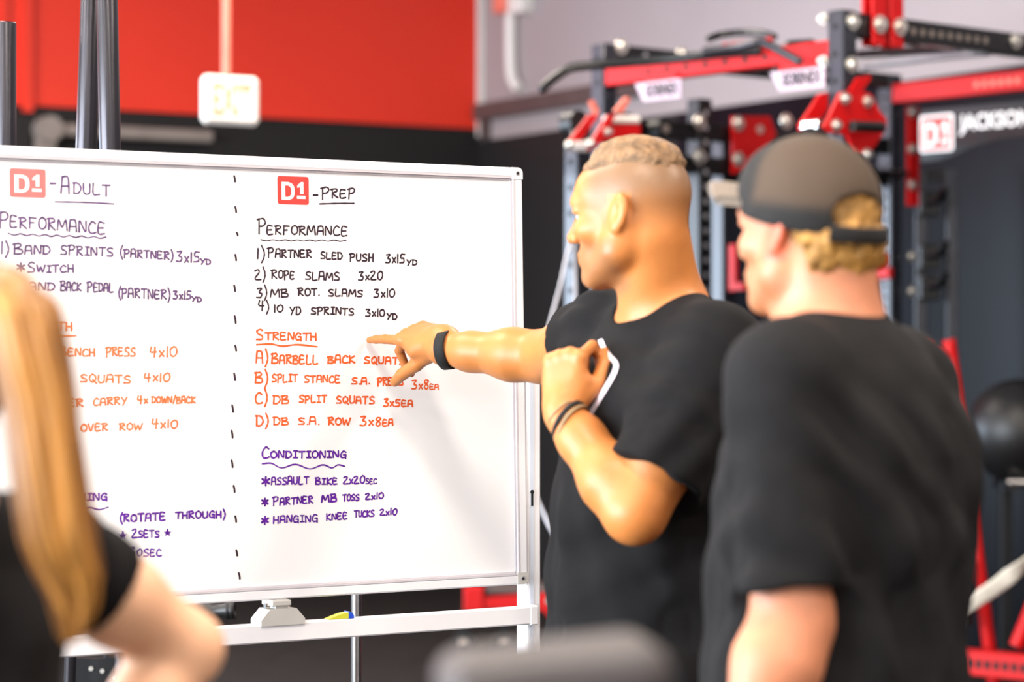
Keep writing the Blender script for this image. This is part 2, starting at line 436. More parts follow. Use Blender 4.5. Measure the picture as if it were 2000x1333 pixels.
# ------------------------------------------------------------------ lettering
GL = {
 'A': [[(.0, 0), (.12, .95), (.2, 1), (.75, .95), (.88, 0)], [(.06, .42), (.84, .45)]],
 'B': [[(.05, 0), (.1, 1)], [(-.08, .93), (.6, 1), (.72, .75), (.2, .52)], [(.2, .52), (.85, .4), (.8, .05), (.02, 0)]],
 'C': [[(.88, .85), (.5, 1), (.1, .6), (.15, .1), (.55, 0), (.95, .1)]],
 'D': [[(.08, 0), (.1, 1)], [(-.05, .97), (.6, .95), (.92, .5), (.6, .05), (.05, 0)]],
 'E': [[(.75, .95), (.1, .98), (.08, .02), (.82, .02)], [(.1, .5), (.65, .52)]],
 'F': [[(.1, 0), (.1, 1)], [(.05, .97), (.85, .95)], [(.1, .5), (.6, .52)]],
 'G': [[(.85, .85), (.45, 1), (.08, .55), (.2, .05), (.75, .08), (.85, .45), (.5, .45)], [(.85, .45), (.86, -.12)]],
 'H': [[(.08, 0), (.08, 1)], [(.85, 0), (.85, 1)], [(.08, .5), (.85, .48)]],
 'I': [[(.5, 0), (.5, 1)], [(.15, .98), (.88, .98)], [(.1, .02), (.88, .02)]],
 'K': [[(.1, 0), (.1, 1)], [(.85, .95), (.15, .45), (.9, 0)]],
 'L': [[(.1, 1), (.1, .02), (.85, .03)]],
 'M': [[(0, 0), (.14, 1), (.46, .3), (.82, 1), (.95, 0)]],
 'N': [[(.06, 0), (.1, 1), (.82, .05), (.88, 1)]],
 'O': [[(.5, 1), (.1, .75), (.1, .2), (.5, 0), (.9, .25), (.88, .75), (.5, 1)]],
 'P': [[(.1, -.1), (.12, 1)], [(-.1, .92), (.6, 1.02), (.85, .75), (.6, .5), (.14, .45)]],
 'Q': [[(.45, 1), (.1, .7), (.12, .2), (.5, .02), (.86, .3), (.82, .8), (.45, 1)], [(.5, .3), (1, -.15)]],
 'R': [[(.1, 0), (.12, 1)], [(-.08, .95), (.6, 1), (.78, .75), (.2, .5), (.88, 0)]],
 'S': [[(.85, .9), (.5, 1), (.12, .8), (.3, .55), (.8, .35), (.75, .05), (.05, .02)]],
 'T': [[(.48, 0), (.5, 1)], [(.02, .97), (.96, 1)]],
 'U': [[(.08, 1), (.1, .2), (.45, 0), (.82, .2), (.86, 1)]],
 'V': [[(.05, 1), (.45, 0), (.88, 1)]],
 'W': [[(0, 1), (.22, 0), (.48, .75), (.72, 0), (1, 1)]],
 'Y': [[(.05, 1), (.45, .5)], [(.9, 1), (.25, -.1)]],
 '0': [[(.5, 1), (.1, .7), (.15, .15), (.55, 0), (.88, .35), (.82, .85), (.5, 1)]],
 '1': [[(.45, 1), (.4, 0)]],
 '2': [[(.05, .85), (.5, 1), (.7, .75), (.05, .05), (.95, .02)]],
 '3': [[(.1, .97), (.75, 1), (.35, .58), (.8, .4), (.6, .02), (0, .02)]],
 '4': [[(.15, 1), (.08, .5), (.8, .5)], [(.62, 1), (.58, -.02)]],
 '5': [[(.9, 1), (.3, 1), (.22, .58), (.7, .55), (.75, .12), (.05, .02)]],
 '8': [[(.75, .95), (.35, 1), (.2, .72), (.75, .35), (.5, 0), (.15, .25), (.75, .8), (.75, .95)]],
 'x': [[(.1, .6), (.85, .05)], [(.85, .6), (.1, 0)]],
 '(': [[(.8, 1.25), (.25, .7), (.25, .2), (.75, -.3)]],
 ')': [[(.2, 1.25), (.75, .7), (.72, .2), (.2, -.3)]],
 '.': [[(.4, .02), (.5, .06)]],
 '-': [[(.05, .5), (.95, .5)]],
 '/': [[(.1, -.1), (.9, 1.2)]],
 '*': [[(.5, 1), (.5, 0)], [(.05, .75), (.95, .25)], [(.05, .25), (.95, .75)]],
}
NARROW = {'1': .42, '.': .35, ')': .5, '(': .5, 'I': .8, 'M': 1.25, 'W': 1.25, 'x': .75, '/': .7}

LEAN = math.radians(1.5)
BX1 = 0.0244*cy_ + 5.24*sy_                 # right edge of the whiteboard
BY = -0.0244*sy_ + 5.24*cy_                 # its plane at mid height
BZ0, BZ1 = 0.954, 1.856
BZM = (BZ0+BZ1)/2
BW = 1.52
b_u = np.array([1.0, 0, 0]); b_v = np.array([0, math.sin(LEAN), math.cos(LEAN)]); b_n = np.array([0, -math.cos(LEAN), math.sin(LEAN)])
b_o = np.array([BX1, BY, BZM])
def board_uv(px, py):
    d = np.array(W(((px-1000)/FPX, 1.0, -(py-HOR)/FPX)))
    c0 = np.array([0, 0, CAM_Z])
    t = np.dot(b_o-c0, b_n)/np.dot(d, b_n)
    r = c0+d*t-b_o
    return np.array([np.dot(r, b_u), np.dot(r, b_v)])
def board_xyz(u, v, off=0.0):
    return b_o + u*b_u + v*b_v + off*b_n

class Ink:
    """marker strokes as thin ribbons on the board face"""
    def __init__(s): s.lines = []; s.rules = []; s.mb = None; s.layer = 0; s.last = 1e9
    def rule(s, pxs, w=0.0027, smooth=True):
        keep = s.mb; s.mb = MB(); s.stroke(pxs, w, smooth); s.rules.append(s.mb); s.mb = keep
    def stroke(s, pxs, w=0.0027, smooth=True):
        w *= 1.24
        P = [board_uv(*p) for p in pxs]
        s.layer += 1
        off = 0.0004 + 0.00001*(s.layer % 40)
        if smooth and len(P) > 2: P = spline(P, 5)
        P = [p for i, p in enumerate(P) if i == 0 or np.linalg.norm(p-P[i-1]) > 1e-6]
        if len(P) < 2: return
        V = []; n = len(P)
        for i in range(n):
            t = unit(P[min(i+1, n-1)]-P[max(i-1, 0)]); nn = np.array([-t[1], t[0]])
            ww = w*(0.5+0.08*math.sin(7*i/n*PI+s.layer))
            V += [board_xyz(*(P[i]+nn*ww), off), board_xyz(*(P[i]-nn*ww), off)]
        s.mb.add(V, [(2*i, 2*i+1, 2*i+3, 2*i+2) for i in range(n-1)])
        for p in (P[0], P[-1]):
            s.mb.add([board_xyz(p[0]+w*.5*math.cos(a*PI/4), p[1]+w*.5*math.sin(a*PI/4), off) for a in range(8)], [tuple(range(8))])
    def word(s, text, xa, xb, ya, yb, h, first=1.0, w=0.0027):
        """text from column xa to xb, baseline ya..yb, capital height h (photograph pixels)"""
        if xa <= s.last or xa-s.last > 0.55*h: s.mb = MB(); s.lines.append(s.mb)
        s.last = xb
        adv = [NARROW.get(c, 1.0) for c in text]
        adv = [a*(1.2 if i == 0 and first > 1 else 1.0) for i, a in enumerate(adv)]
        tot = sum(adv) - 0.12; x = 0.0
        for i, c in enumerate(text):
            hh = h*(first if i == 0 else 1.0)*random.uniform(0.93, 1.07)
            dy = random.uniform(-.05, .05)*h
            cw = adv[i]*0.86
            sh = random.uniform(-.03, .06)
            for st in GL.get(c, []):
                pp = []
                for gx, gy in st:
                    fx = (x + (gx+sh*gy)*cw)/tot
                    pp.append((xa+(xb-xa)*fx, ya+(yb-ya)*fx - gy*hh + dy))
                s.stroke(pp, w)
            x += adv[i]
    def wave(s, xa, ya, xb, yb, amp, n, w=0.0022):
        s.rule([(xa+(xb-xa)*k/(2*n), ya+(yb-ya)*k/(2*n)+(amp if k % 2 else -amp)) for k in range(2*n+1)], w)
    def star(s, x, y, r, w=0.0024, fill=False):
        pts = [(x+r*math.sin(4*PI*k/5), y-r*math.cos(4*PI*k/5)) for k in range(6)]
        s.stroke(pts, w, False)
        if fill: s.stroke([(x-r*.3, y), (x+r*.3, y)], 0.005, False)
    def build(s, mat, parent, note):
        for name, group in (('handwritten_word', s.lines), ('pen_rule', s.rules)):
            for mb in group: mb.build(name, [mat], parent)['label'] = note

# ------------------------------------------------------------------ the whiteboard on its stand
wb = thing('mobile_whiteboard', (BX1-BW/2, BY+0.05, 0), 'large white mobile whiteboard covered in handwritten workout lists', 'whiteboard')
def bbox_on_board(mb, u0, u1, v0, v1, n0, n1, bev=0.0):
    R = np.stack([b_u, -b_n, b_v], 1)
    c = board_xyz((u0+u1)/2, (v0+v1)/2, (n0+n1)/2)
    mb.box(c, (u1-u0, n1-n0, v1-v0), R, bev)
HV = (BZ1-BZ0)/2
b = MB(); bbox_on_board(b, -BW+0.012, -0.012, -HV+0.012, HV-0.012, -0.016, 0.0); b.build('writing_panel', [M['board']], wb)
FW = 0.021
for nm, a in (('frame_rail', (-BW+.02, -.02, HV-FW, HV)), ('frame_rail', (-BW+.02, -.02, -HV, -HV+FW)),
              ('frame_rail', (-FW, 0, -HV+.02, HV-.02)), ('frame_rail', (-BW, -BW+FW, -HV+.02, HV-.02))):
    b = MB(); bbox_on_board(b, *a, -0.02, 0.008, 0.003)
    horiz = a[1]-a[0] > 1                     # stepped inner lip of the extrusion
    if horiz:
        vv = (a[2]-0.007, a[2]-0.003) if a[2] > 0 else (a[3]+0.003, a[3]+0.007)
        b.mat(1); bbox_on_board(b, -BW+.03, -.03, vv[0], vv[1], 0.0, 0.003)
        vv = (a[2]-0.0028, a[2]+0.0005) if a[2] > 0 else (a[3]-0.0005, a[3]+0.0028)
        b.mat(2); bbox_on_board(b, -BW+.025, -.025, vv[0], vv[1], 0.0, 0.0088)
    else:
        uu = (a[0]-0.007, a[0]-0.003) if a[0] > -1 else (a[1]+0.003, a[1]+0.007)
        b.mat(1); bbox_on_board(b, uu[0], uu[1], -HV+.03, HV-.03, 0.0, 0.003)
        uu = (a[0]-0.0028, a[0]+0.0005) if a[0] > -1 else (a[1]-0.0005, a[1]+0.0028)
        b.mat(2); bbox_on_board(b, uu[0], uu[1], -HV+.025, HV-.025, 0.0, 0.0088)
    b.build(nm, [M['white_frame'], M['lip'], M['lip']], wb)
for su in (0, -BW):
    for sv in (-1, 1):
        b = MB(); r = 0.012
        u0 = su-0.026 if su == 0 else su
        v0 = HV-0.026 if sv > 0 else -HV
        # rounded outer corner
        cu = (u0+0.026-r) if su == 0 else (u0+r); cv = (v0+0.026-r) if sv > 0 else (v0+r)
        ou = 1 if su == 0 else -1
        poly = []
        for k in range(7):
            t = k/6*PI/2
            poly.append((cu+ou*r*math.cos(t), cv+sv*r*math.sin(t)))
        iu, iv = (u0 if su == 0 else u0+0.026), (v0 if sv > 0 else v0+0.026)
        poly += [(iu, poly[-1][1]), (iu, iv), (poly[0][0], iv)]
        if ou*sv < 0: poly = poly[::-1]
        b.prism(poly, b_o-b_n*0.021, b_u, b_v, b_n, 0.0305)
        cp = b.build('corner_cap', [M['grey_plastic'] if sv < 0 else M['white_frame']], wb)
        b = MB(); c = board_xyz(u0+0.013, v0+0.013, 0)
        b.mat(0).cyl(c+b_n*0.009, c+b_n*0.0105, 0.0052, n=14); b.mat(1).cyl(c+b_n*0.0103, c+b_n*0.0108, 0.003, n=12)
        b.build('screw', [M['alu'], M['dark_gap']], cp)

# posts with a keyhole slot, cross rail, feet
PZ = 1.46
def post(xc, sgn):
    M['post_channel'] = M.get('post_channel') or material('pale_blue_white_metal', lin((216, 223, 236)), 0.35, 0, 0.02)
    b = MB(); b.box((xc, BY+0.012, PZ/2+0.05), (0.036, 0.046, PZ-0.1), bev=0.004)
    for zz in (0.0,):
        b.mat(1); b.box((xc-0.006*sgn, BY-0.0115, PZ/2+0.05), (0.010, 0.0016, PZ-0.12))
    o = b.build('post', [M['white_frame'], M['post_channel']], wb)
    if sgn > 0:
        zc = CAM_Z-(970-HOR)/FPX*5.25
        b = MB(); b.box((xc-0.006, BY-0.0132, zc-0.004), (0.0042, 0.003, 0.028)); b.cyl((xc-0.006, BY-0.0115, zc+0.012), (xc-0.006, BY-0.0148, zc+0.012), 0.0042, n=14)
        b.build('keyhole_slot', [M['dark_gap']], o)
    b = MB(); b.cyl((xc-sgn*0.03, BY+0.01, BZM), (xc+sgn*0.01, BY+0.01, BZM), 0.016); b.build('pivot', [M['grey_plastic']], wb)
    b = MB(); b.box((xc, BY+0.01, 0.075), (0.04, 0.6, 0.045), bev=0.006); ft = b.build('foot', [M['white_frame']], wb)
    for yy in (-0.27, 0.29):
        b = MB(); b.cyl((xc-0.012, BY+yy, 0.026), (xc+0.012, BY+yy, 0.026), 0.026); b.cyl((xc, BY+yy, 0.03), (xc, BY+yy, 0.06), 0.01); b.build('caster', [M['rubber']], ft)
post(BX1+0.0205, 1); post(BX1-BW-0.0205, -1)
zr0 = CAM_Z-(1215-HOR)/FPX*5.25; zr1 = CAM_Z-(1180-HOR)/FPX*5.25
b = MB(); b.box((BX1-BW/2+0.004, BY-0.022, (zr0+zr1)/2), (BW+0.012, 0.028, zr1-zr0), bev=0.003)
b.box((BX1+0.006, BY-0.0155, (zr0+zr1)/2), (0.022, 0.044, zr1-zr0+0.004), bev=0.003); b.build('lower_rail', [M['white_frame']], wb)
# grey latch that locks the board to the lower rail
u_, _ = board_uv(540, 1170)
xl = BX1+u_
b = MB(); b.box((xl, BY-0.012, BZ0-0.006), (0.044, 0.05, 0.012), bev=0.002); b.box((xl+0.004, BY-0.012, BZ0-0.02), (0.028, 0.034, 0.022))
zt_ = zr1
b.prism([(-0.049, -0.004), (0.049, -0.004), (0.049, 0.008), (0.03, 0.029), (-0.03, 0.029), (-0.049, 0.008)],
        (xl+0.002, BY-0.04, zt_), (1, 0, 0), (0, 0, 1), (0, 1, 0), 0.05)
lt = b.build('lock_bracket', [M['grey_plastic']], wb)
b = MB(); b.cyl((xl-0.03, BY-0.02, BZ0-0.012), (xl-0.02, BY-0.02, BZ0-0.012), 0.006); b.build('latch_pin', [M['chrome']], lt)

# stickers
D_OUT = [(0, 0), (.30, 0), (.44, .05), (.52, .14), (.56, .27), (.56, .46), (.52, .60), (.44, .69), (.30, .74), (0, .74)]
D_IN = [(.15, .13), (.28, .13), (.36, .18), (.40, .28), (.40, .45), (.36, .55), (.28, .60), (.15, .60)]
ONE = [(.68, .62), (.68, .52), (.80, .55), (.80, .27), (.94, .27), (.94, .76), (.84, .76)]
BAR = [(.66, .06), (1.02, .06), (1.02, .19), (.66, .19)]
def rrect(u0, v0, u1, v1, r):
    out = []
    for cx, cy, a0 in ((u1-r, v1-r, 0), (u0+r, v1-r, 90), (u0+r, v0+r, 180), (u1-r, v0+r, 270)):
        for k in range(5):
            a = math.radians(a0+22.5*k); out.append((cx+r*math.cos(a), cy+r*math.sin(a)))
    return out
def sticker(parent, o, u, v, n, w, h, red, skew=0.0, border=False, name='logo_sticker'):
    b = MB(); b.mat(0).prism(rrect(0, 0, w, h, 0.09*h), o, u, v, n, 0.0006)
    off = 0.0006
    if border:
        b.mat(1).prism(rrect(.07*w, .07*h, .93*w, .93*h, 0.09*h), np.asarray(o)+np.asarray(n)*off, u, v, n, 0.0006); off += 0.0006
    k = b.build(name, [M['logo_white'] if border else red, red], parent)
    sx, sy, ox, oy = w*0.74, h*0.86, w*0.13, h*0.15
    S = lambda P: [(ox+x*sx, oy+y*sy) for x, y in P]
    oo = np.asarray(o)+np.asarray(n)*off
    b = MB(); b.mat(0).prism(S(D_OUT), oo, u, v, n, 0.0005).prism(S(ONE), oo, u, v, n, 0.0005).prism(S(BAR), oo, u, v, n, 0.0005)
    b.mat(1).prism(S(D_IN), oo+np.asarray(n)*0.0004, u, v, n, 0.0005)
    b.build('lettering', [M['logo_white'], red], k)
    return k
for (xa, ya, xb, yb, red) in ((19, 327, 89, 383, M['logo_red_light']), (542, 342, 603, 397, M['logo_red'])):
    p0 = board_uv(xa, yb); p1 = board_uv(xb, yb); p2 = board_uv(xa, ya)
    sticker(wb, board_xyz(*p0, 0.0002), b_u, b_v, b_n, p1[0]-p0[0], p2[1]-p0[1], red)

# --- handwriting, left list
I = Ink()
I.rule([(98, 357), (108, 357)], .003); I.word('A', 119, 137, 377, 378, 33, w=.0028); I.word('DULT', 143, 216, 376, 382, 22, w=.0026)
I.rule([(108, 393), (165, 394), (222, 397)], .0024)
I.word('P', -2, 18, 441, 443, 30); I.word('ERFORMANCE', 19, 207, 442, 456, 22); I.wave(16, 456, 207, 463, 1.6, 8)
I.word('1)', 0, 17, 494, 496, 22); I.word('BAND', 27, 99, 495, 495, 16, 1.35); I.word('SPRINTS', 118, 222, 495, 500, 17)
I.word('(PARTNER)', 234, 338, 500, 506, 15, 1.1); I.word('3x15', 344, 391, 510, 512, 19); I.word('YD', 391, 412, 514, 516, 10)
I.word('*', 33, 49, 528, 529, 17); I.word('SWITCH', 54, 145, 530, 531, 14, 1.3)
I.word('2)', 4, 22, 556, 557, 18); I.word('BAND', 36, 108, 563, 566, 14, 1.2); I.word('BACK', 118, 159, 566, 567, 16, 1.1); I.word('PEDAL', 170, 222, 567, 569, 16, 1.1)
I.word('(PARTNER)', 231, 332, 579, 584, 17); I.word('3x15', 338, 374, 583, 584, 15); I.word('YD', 374, 394, 587, 589, 9)
I.build(M['ink_faded'], wb, 'greyish purple marker writing')
I = Ink()
I.word('STRENGTH', 22, 142, 641, 644, 15, 1.3); I.rule([(20, 652), (90, 655), (148, 655)])
I.word('A)', 20, 44, 694, 694, 20); I.word('BENCH', 117, 186, 693, 694, 14, 1.2); I.word('PRESS', 207, 265, 694, 694, 17); I.word('4x10', 292, 347, 695, 695, 20)
I.word('FRONT', 50, 132, 742, 744, 14); I.word('SQUATS', 157, 256, 745, 747, 15); I.word('4x10', 281, 333, 744, 744, 17)
I.word('FARMER', 66, 164, 793, 793, 15); I.word('CARRY', 182, 249, 791, 788, 13); I.word('4x', 268, 289, 787, 787, 14); I.word('DOWN/BACK', 296, 382, 786, 786, 12)
I.word('BENT', 75, 140, 842, 842, 14); I.word('OVER', 158, 211, 841, 840, 13); I.word('ROW', 233, 278, 839, 838, 12); I.word('4x10', 296, 348, 835, 835, 17)
I.build(M['ink_orange2'], wb, 'pale orange marker writing')
I = Ink()
I.word('CONDITIONING', 40, 210, 978, 976, 14, 1.4, .0028); I.wave(70, 993, 211, 992, 2.2, 4)
I.word('(ROTATE', 234, 324, 1018, 1015, 14, w=.003); I.word('THROUGH)', 342, 440, 1012, 1010, 13, w=.003)
I.star(240, 1045, 8, fill=True); I.word('2SETS', 257, 312, 1049, 1048, 13, 1.2); I.star(327, 1040, 7, fill=True)
I.word('30SEC', 253, 316, 1085, 1085, 13, 1.2, .0024)
# --- right list, purple block
I.word('CONDITIONING', 511, 677, 894, 893, 13, 1.6, .003); I.rule([(512, 905), (530, 904), (550, 913), (577, 906), (605, 915), (630, 907), (648, 913), (660, 907), (673, 910)], .0024)
I.word('*', 511, 527, 948, 948, 17, w=.0034); I.word('ASSAULT', 530, 603, 946, 944, 14); I.word('BIKE', 616, 660, 945, 945, 12); I.word('2x20', 670, 713, 944, 943, 14); I.word('SEC', 714, 736, 944, 944, 10, w=.0022)
I.word('*', 511, 524, 987, 987, 14, w=.0034); I.word('PARTNER', 533, 612, 986, 981, 13, 1.15); I.word('MB', 628, 658, 980, 979, 14, w=.0032); I.word('TOSS', 669, 702, 978, 976, 12); I.word('2x10', 713, 750, 975, 973, 12)
I.word('*', 510, 524, 1023, 1022, 15, w=.0034); I.word('HANGING', 533, 621, 1021, 1018, 13); I.word('KNEE', 637, 679, 1015, 1013, 12); I.word('TUCKS', 692, 731, 1009, 1008, 12); I.word('2x10', 742, 776, 1006, 1004, 12)
I.build(M['ink_purple'], wb, 'purple marker writing')
# --- right list, dark block and dashed divider
I = Ink()
for (x, y) in ((458, 348), (460, 408), (463, 456), (460, 502), (458, 562), (459, 623), (460, 679), (458, 735), (454, 797), (453, 847), (453, 905), (457, 954), (460, 1013), (462, 1079), (467, 1124)):
    h = 2.5 if y == 456 else random.uniform(4.5, 7)
    I.rule([(x-.8, y-h), (x+.6, y), (x+1.2, y+h)], .0034)
I.rule([(612, 380), (620, 380)], .0034); I.word('PREP', 628, 694, 387, 384, 17, 1.2, .0028); I.rule([(624, 397), (660, 396), (691, 396)], .0026)
I.word('P', 504, 521, 454, 455, 28); I.word('ERFORMANCE', 521, 680, 456, 459, 17, w=.0027); I.wave(509, 468, 676, 469, 1.2, 7, .0018)
I.word('1)', 500, 517, 504, 505, 21); I.word('PARTNER', 523, 609, 501, 502, 15, 1.2); I.word('SLED', 626, 669, 504, 506, 13); I.word('PUSH', 683, 730, 508, 510, 14); I.word('3x15', 753, 791, 512, 513, 16); I.word('YD', 794, 815, 516, 517, 10)
I.word('2)', 497, 518, 544, 545, 19); I.word('ROPE', 530, 576, 543, 543, 15, 1.15); I.word('SLAMS', 596, 664, 545, 547, 15); I.word('3x20', 700, 748, 546, 546, 16)
I.word('3)', 501, 521, 580, 580, 19); I.word('MB', 528, 564, 579, 579, 15); I.word('ROT.', 582, 624, 576, 576, 14); I.word('SLAMS', 641, 709, 577, 578, 13); I.word('3x10', 730, 772, 579, 580, 15)
I.word('4)', 504, 525, 605, 607, 18); I.word('10', 534, 554, 608, 608, 14); I.word('YD', 566, 588, 613, 613, 14); I.word('SPRINTS', 607, 692, 612, 614, 13); I.word('3x10', 714, 752, 616, 618, 14); I.word('YD', 755, 776, 621, 623, 11)
I.build(M['ink_black'], wb, 'dark purple-black marker writing')
I = Ink()
I.word('STRENGTH', 500, 619, 662, 664, 14, 1.5, .003); I.rule([(501, 672), (530, 671), (552, 675), (580, 672), (619, 676)], .003)
I.word('A)', 500, 523, 707, 709, 22, w=.003); I.word('BARBELL', 530, 622, 709, 710, 17, 1.1, .003); I.word('BACK', 640, 694, 708, 708, 14, w=.003); I.word('SQUATS', 711, 792, 709, 710, 13, w=.003)
I.word('B)', 498, 523, 747, 748, 21, w=.003); I.word('SPLIT', 531, 581, 745, 744, 14); I.word('STANCE', 594, 665, 746, 746, 14); I.word('S.A.', 686, 722, 749, 749, 12); I.word('PRESS', 737, 788, 751, 752, 15, w=.003); I.word('3x8', 804, 839, 758, 759, 17); I.word('EA', 839, 857, 759, 760, 10, w=.0022)
I.word('C)', 498, 522, 786, 787, 22, w=.003); I.word('DB', 533, 565, 787, 787, 16); I.word('SPLIT', 584, 638, 785, 785, 13); I.word('SQUATS', 656, 732, 786, 788, 13); I.word('3x5', 749, 782, 792, 793, 14, w=.003); I.word('EA', 784, 807, 793, 793, 11, w=.003)
I.word('D)', 500, 524, 830, 831, 20, w=.003); I.word('DB', 534, 564, 829, 829, 14); I.word('S.A.', 582, 624, 828, 828, 13); I.word('ROW', 641, 684, 829, 829, 14, w=.003); I.word('3x8', 703, 746, 830, 831, 17); I.word('EA', 747, 768, 831, 830, 12, w=.003)
I.build(M['ink_orange'], wb, 'orange marker writing')

# ------------------------------------------------------------------ the steel rig
RA = np.array([1.21, 8.86]); RANG = math.radians(40)
RI = np.array([math.cos(RANG), math.sin(RANG)]); RJ = np.array([-math.sin(RANG), math.cos(RANG)])
def rig_c(P):
    P = np.asarray(P, float)
    xy = RA + P[:, :1]*RI + P[:, 1:2]*RJ
    return np.stack([xy[:, 0], xy[:, 1], P[:, 2]], 1)
def rig_w(P): return WA(rig_c(P))
def rig_px(px, py, i=None, j=None):
    """rig coordinates (i, j, z) of this place of the photograph on the rig's plane i=const or j=const"""
    a = (px-1000)/FPX
    o, dv = (RA+i*RI, RJ) if i is not None else (RA+j*RJ, RI)
    t = (a*o[1]-o[0])/(dv[0]-a*dv[1])
    d = (o+t*dv)[1]
    z = CAM_Z-(py-HOR)/FPX*d
    return np.array([i, t, z]) if i is not None else np.array([t, j, z])

JB = rig_px(1180, 100, i=0)[1]
IC = rig_px(1738, 150, j=JB)[0]
TOP = 2.69
base = rig_w(np.array([[IC/2, JB/2, 0]]))[0]
rig = thing('power_rack', tuple(base), 'tall steel power rack with red crossmembers and dark uprights behind the two men', 'power rack')
PW = 0.078
def upright(i, j, top, mats, holes=(), step=0.05, hole_m=1, parent=rig, w=PW, bottom=0.0):
    b = MB(rig_w); b.box((i, j, (top+bottom)/2), (w, w, top-bottom), bev=0.005)
    b.mat(hole_m)
    z = top-0.06
    while z > max(bottom, 0.5):
        if 'i' in holes: b.cyl((i-w/2+0.004, j, z), (i-w/2-0.0008, j, z), 0.0125, n=10)
        if 'j' in holes: b.cyl((i, j-w/2+0.004, z), (i, j-w/2-0.0008, z), 0.0125, n=10)
        z -= step
    if bottom == 0.0:
        b.mat(0); b.box((i, j, 0.006), (0.16, 0.16, 0.012))
    return b.build('upright', mats, parent)
US, BK, RD, ZN, CH, GAP = M['upright_steel'], M['black_steel'], M['red_steel'], M['zinc'], M['chrome'], M['dark_gap']
upright(0, 0, TOP, [US, GAP], ('i', 'j'), 0.1)
upright(0, JB, TOP, [US, GAP], ('i',), 0.1)
upright(IC, JB, TOP, [US, GAP], ('i', 'j'), 0.05)
upright(IC, 0, TOP, [US, GAP], ('i',), 0.1)
iD = rig_px(1366, 300, j=JB)[0]
upright(iD, JB, 2.5, [BK, M['alu']], ('j',), 0.062)  # bright discs: light showing through the holes is put into their colour
iF = rig_px(1412, 300, j=JB+0.12)[0]
upright(iF, JB+0.12, 2.34, [US, GAP], (), w=0.09)
# the short upright that carries the left monolift arm
eC = np.array([(1129-1000)/FPX*9.4, 9.4])-RA
iE, jE = float(eC@RI), float(eC@RJ)
upright(iE, jE, 2.235, [US, GAP], ('i', 'j'), 0.1)
def bolt(p, n, r=0.031, parent=rig, mat=None):
    p = np.asarray(p, float); n = np.asarray(n, float)
    b = MB(rig_w); b.cyl(p, p+n*0.006, r, n=20); b.cyl(p+n*0.006, p+n*0.024, r*0.68, r*0.6, n=6)
    return b.build('bolt', [mat or ZN], parent)
NI, NJ = np.array([-1.0, 0, 0]), np.array([0, -1.0, 0])
def beam(p, q, mats, h=0.078, w=0.066, holes=None, name='crossmember'):
    """square tube between two rig points (along i or along j)"""
    p, q = np.asarray(p, float), np.asarray(q, float); c = (p+q)/2; L = np.abs(q-p)
    b = MB(rig_w)
    b.box(c, (max(L[0], w), max(L[1], w), h), bev=0.004)
    if holes:
        face, a0, a1, n, m = holes
        b.mat(m)
        for k in range(n):
            t = a0+(a1-a0)*k/(n-1)
            if face == 'j': b.cyl((t, c[1]-w/2+0.003, c[2]), (t, c[1]-w/2-0.001, c[2]), 0.0135, n=12)
            else: b.cyl((c[0]-w/2+0.003, t, c[2]), (c[0]-w/2-0.001, t, c[2]), 0.0135, n=12)
    return b.build(name, mats, rig)
# top right beam with a row of pale discs, coloured as light showing through holes
h0, h1 = rig_px(1787, 60, j=-0.04)[0], rig_px(1928, 75, j=-0.04)[0]
beam((0.04, 0, 2.642), (IC, 0, 2.642), [BK, M['rail_brown']], 0.086, holes=('j', h0, h1, 9, 1))
for px, py in ((1665, 41), (1663, 125)): bolt(rig_px(px, py, j=-PW/2), NJ, 0.03)
bolt(rig_px(1983, 78, j=-0.034), NJ, 0.031)
for py in (36, 118): bolt(rig_px(1609, py, i=-PW/2), NI, 0.02)
# red hanger plates standing on that beam
for (xa, xb, xc) in ((1703, 1731, 1718), (1739, 1763, 1757)):
    a, c = rig_px(xa, 60, j=-0.045), rig_px(xb, 60, j=-0.045)
    b = MB(rig_w); b.box(((a[0]+c[0])/2, 0, 2.80), (c[0]-a[0], 0.012, 0.46)); b.box(((a[0]+c[0])/2, -0.045, 2.80), (c[0]-a[0], 0.012, 0.46), bev=0.003)
    b.build('hanger_plate', [RD], rig)
    bolt(rig_px(xc, 46 if xc < 1740 else 51, j=-0.053), NJ, 0.033)
a = rig_px(1733, 60, j=0)[0]
b = MB(rig_w); b.cyl((a-0.12, -0.02, 3.0), (a+0.5, -0.02, 3.0), 0.03); b.build('top_tube', [RD], rig)
# red crossmember A-B with band pegs, black top beam B-C
beam((0, 0.04, 2.55), (0, JB-0.04, 2.55), [RD, GAP], 0.07, holes=('i', 0.25, 1.0, 8, 1))
b = MB(rig_w)
for k in range(6):
    j = rig_px(1425+k*17, 100, i=0)[1]
    b.cyl((-0.02, j, 2.58), (-0.02, j, 2.625), 0.013, n=12)
b.build('band_peg', [RD], rig)
beam((0.04, JB, 2.655), (IC, JB, 2.655), [BK, M['alu']], 0.07, holes=('j', 0.2, 1.4, 12, 1))
beam((0.04, JB, 2.36), (IC, JB, 2.36), [BK, GAP], 0.075)
beam((0.04, JB, 2.22), (IC, JB, 2.22), [BK, GAP], 0.075)
for px, py in ((1213, 90), (1332, 105)): bolt(rig_px(px, py, j=JB-PW/2), NJ, 0.032)
for px, py in ((1365, 237), (1365, 305), (1478, 252), (1535, 235)): bolt(rig_px(px, py, j=JB-0.045), NJ, 0.034)
g = [rig_px(px, py, j=JB-0.05) for px, py in ((1427, 338), (1472, 330), (1512, 262), (1500, 226), (1427, 226))]
b = MB(rig_w); b.prism([(q[0], q[2]) for q in g], (0, JB-0.05, 0), (1, 0, 0), (0, 0, 1), (0, -1, 0), 0.012); b.build('gusset', [RD], rig)
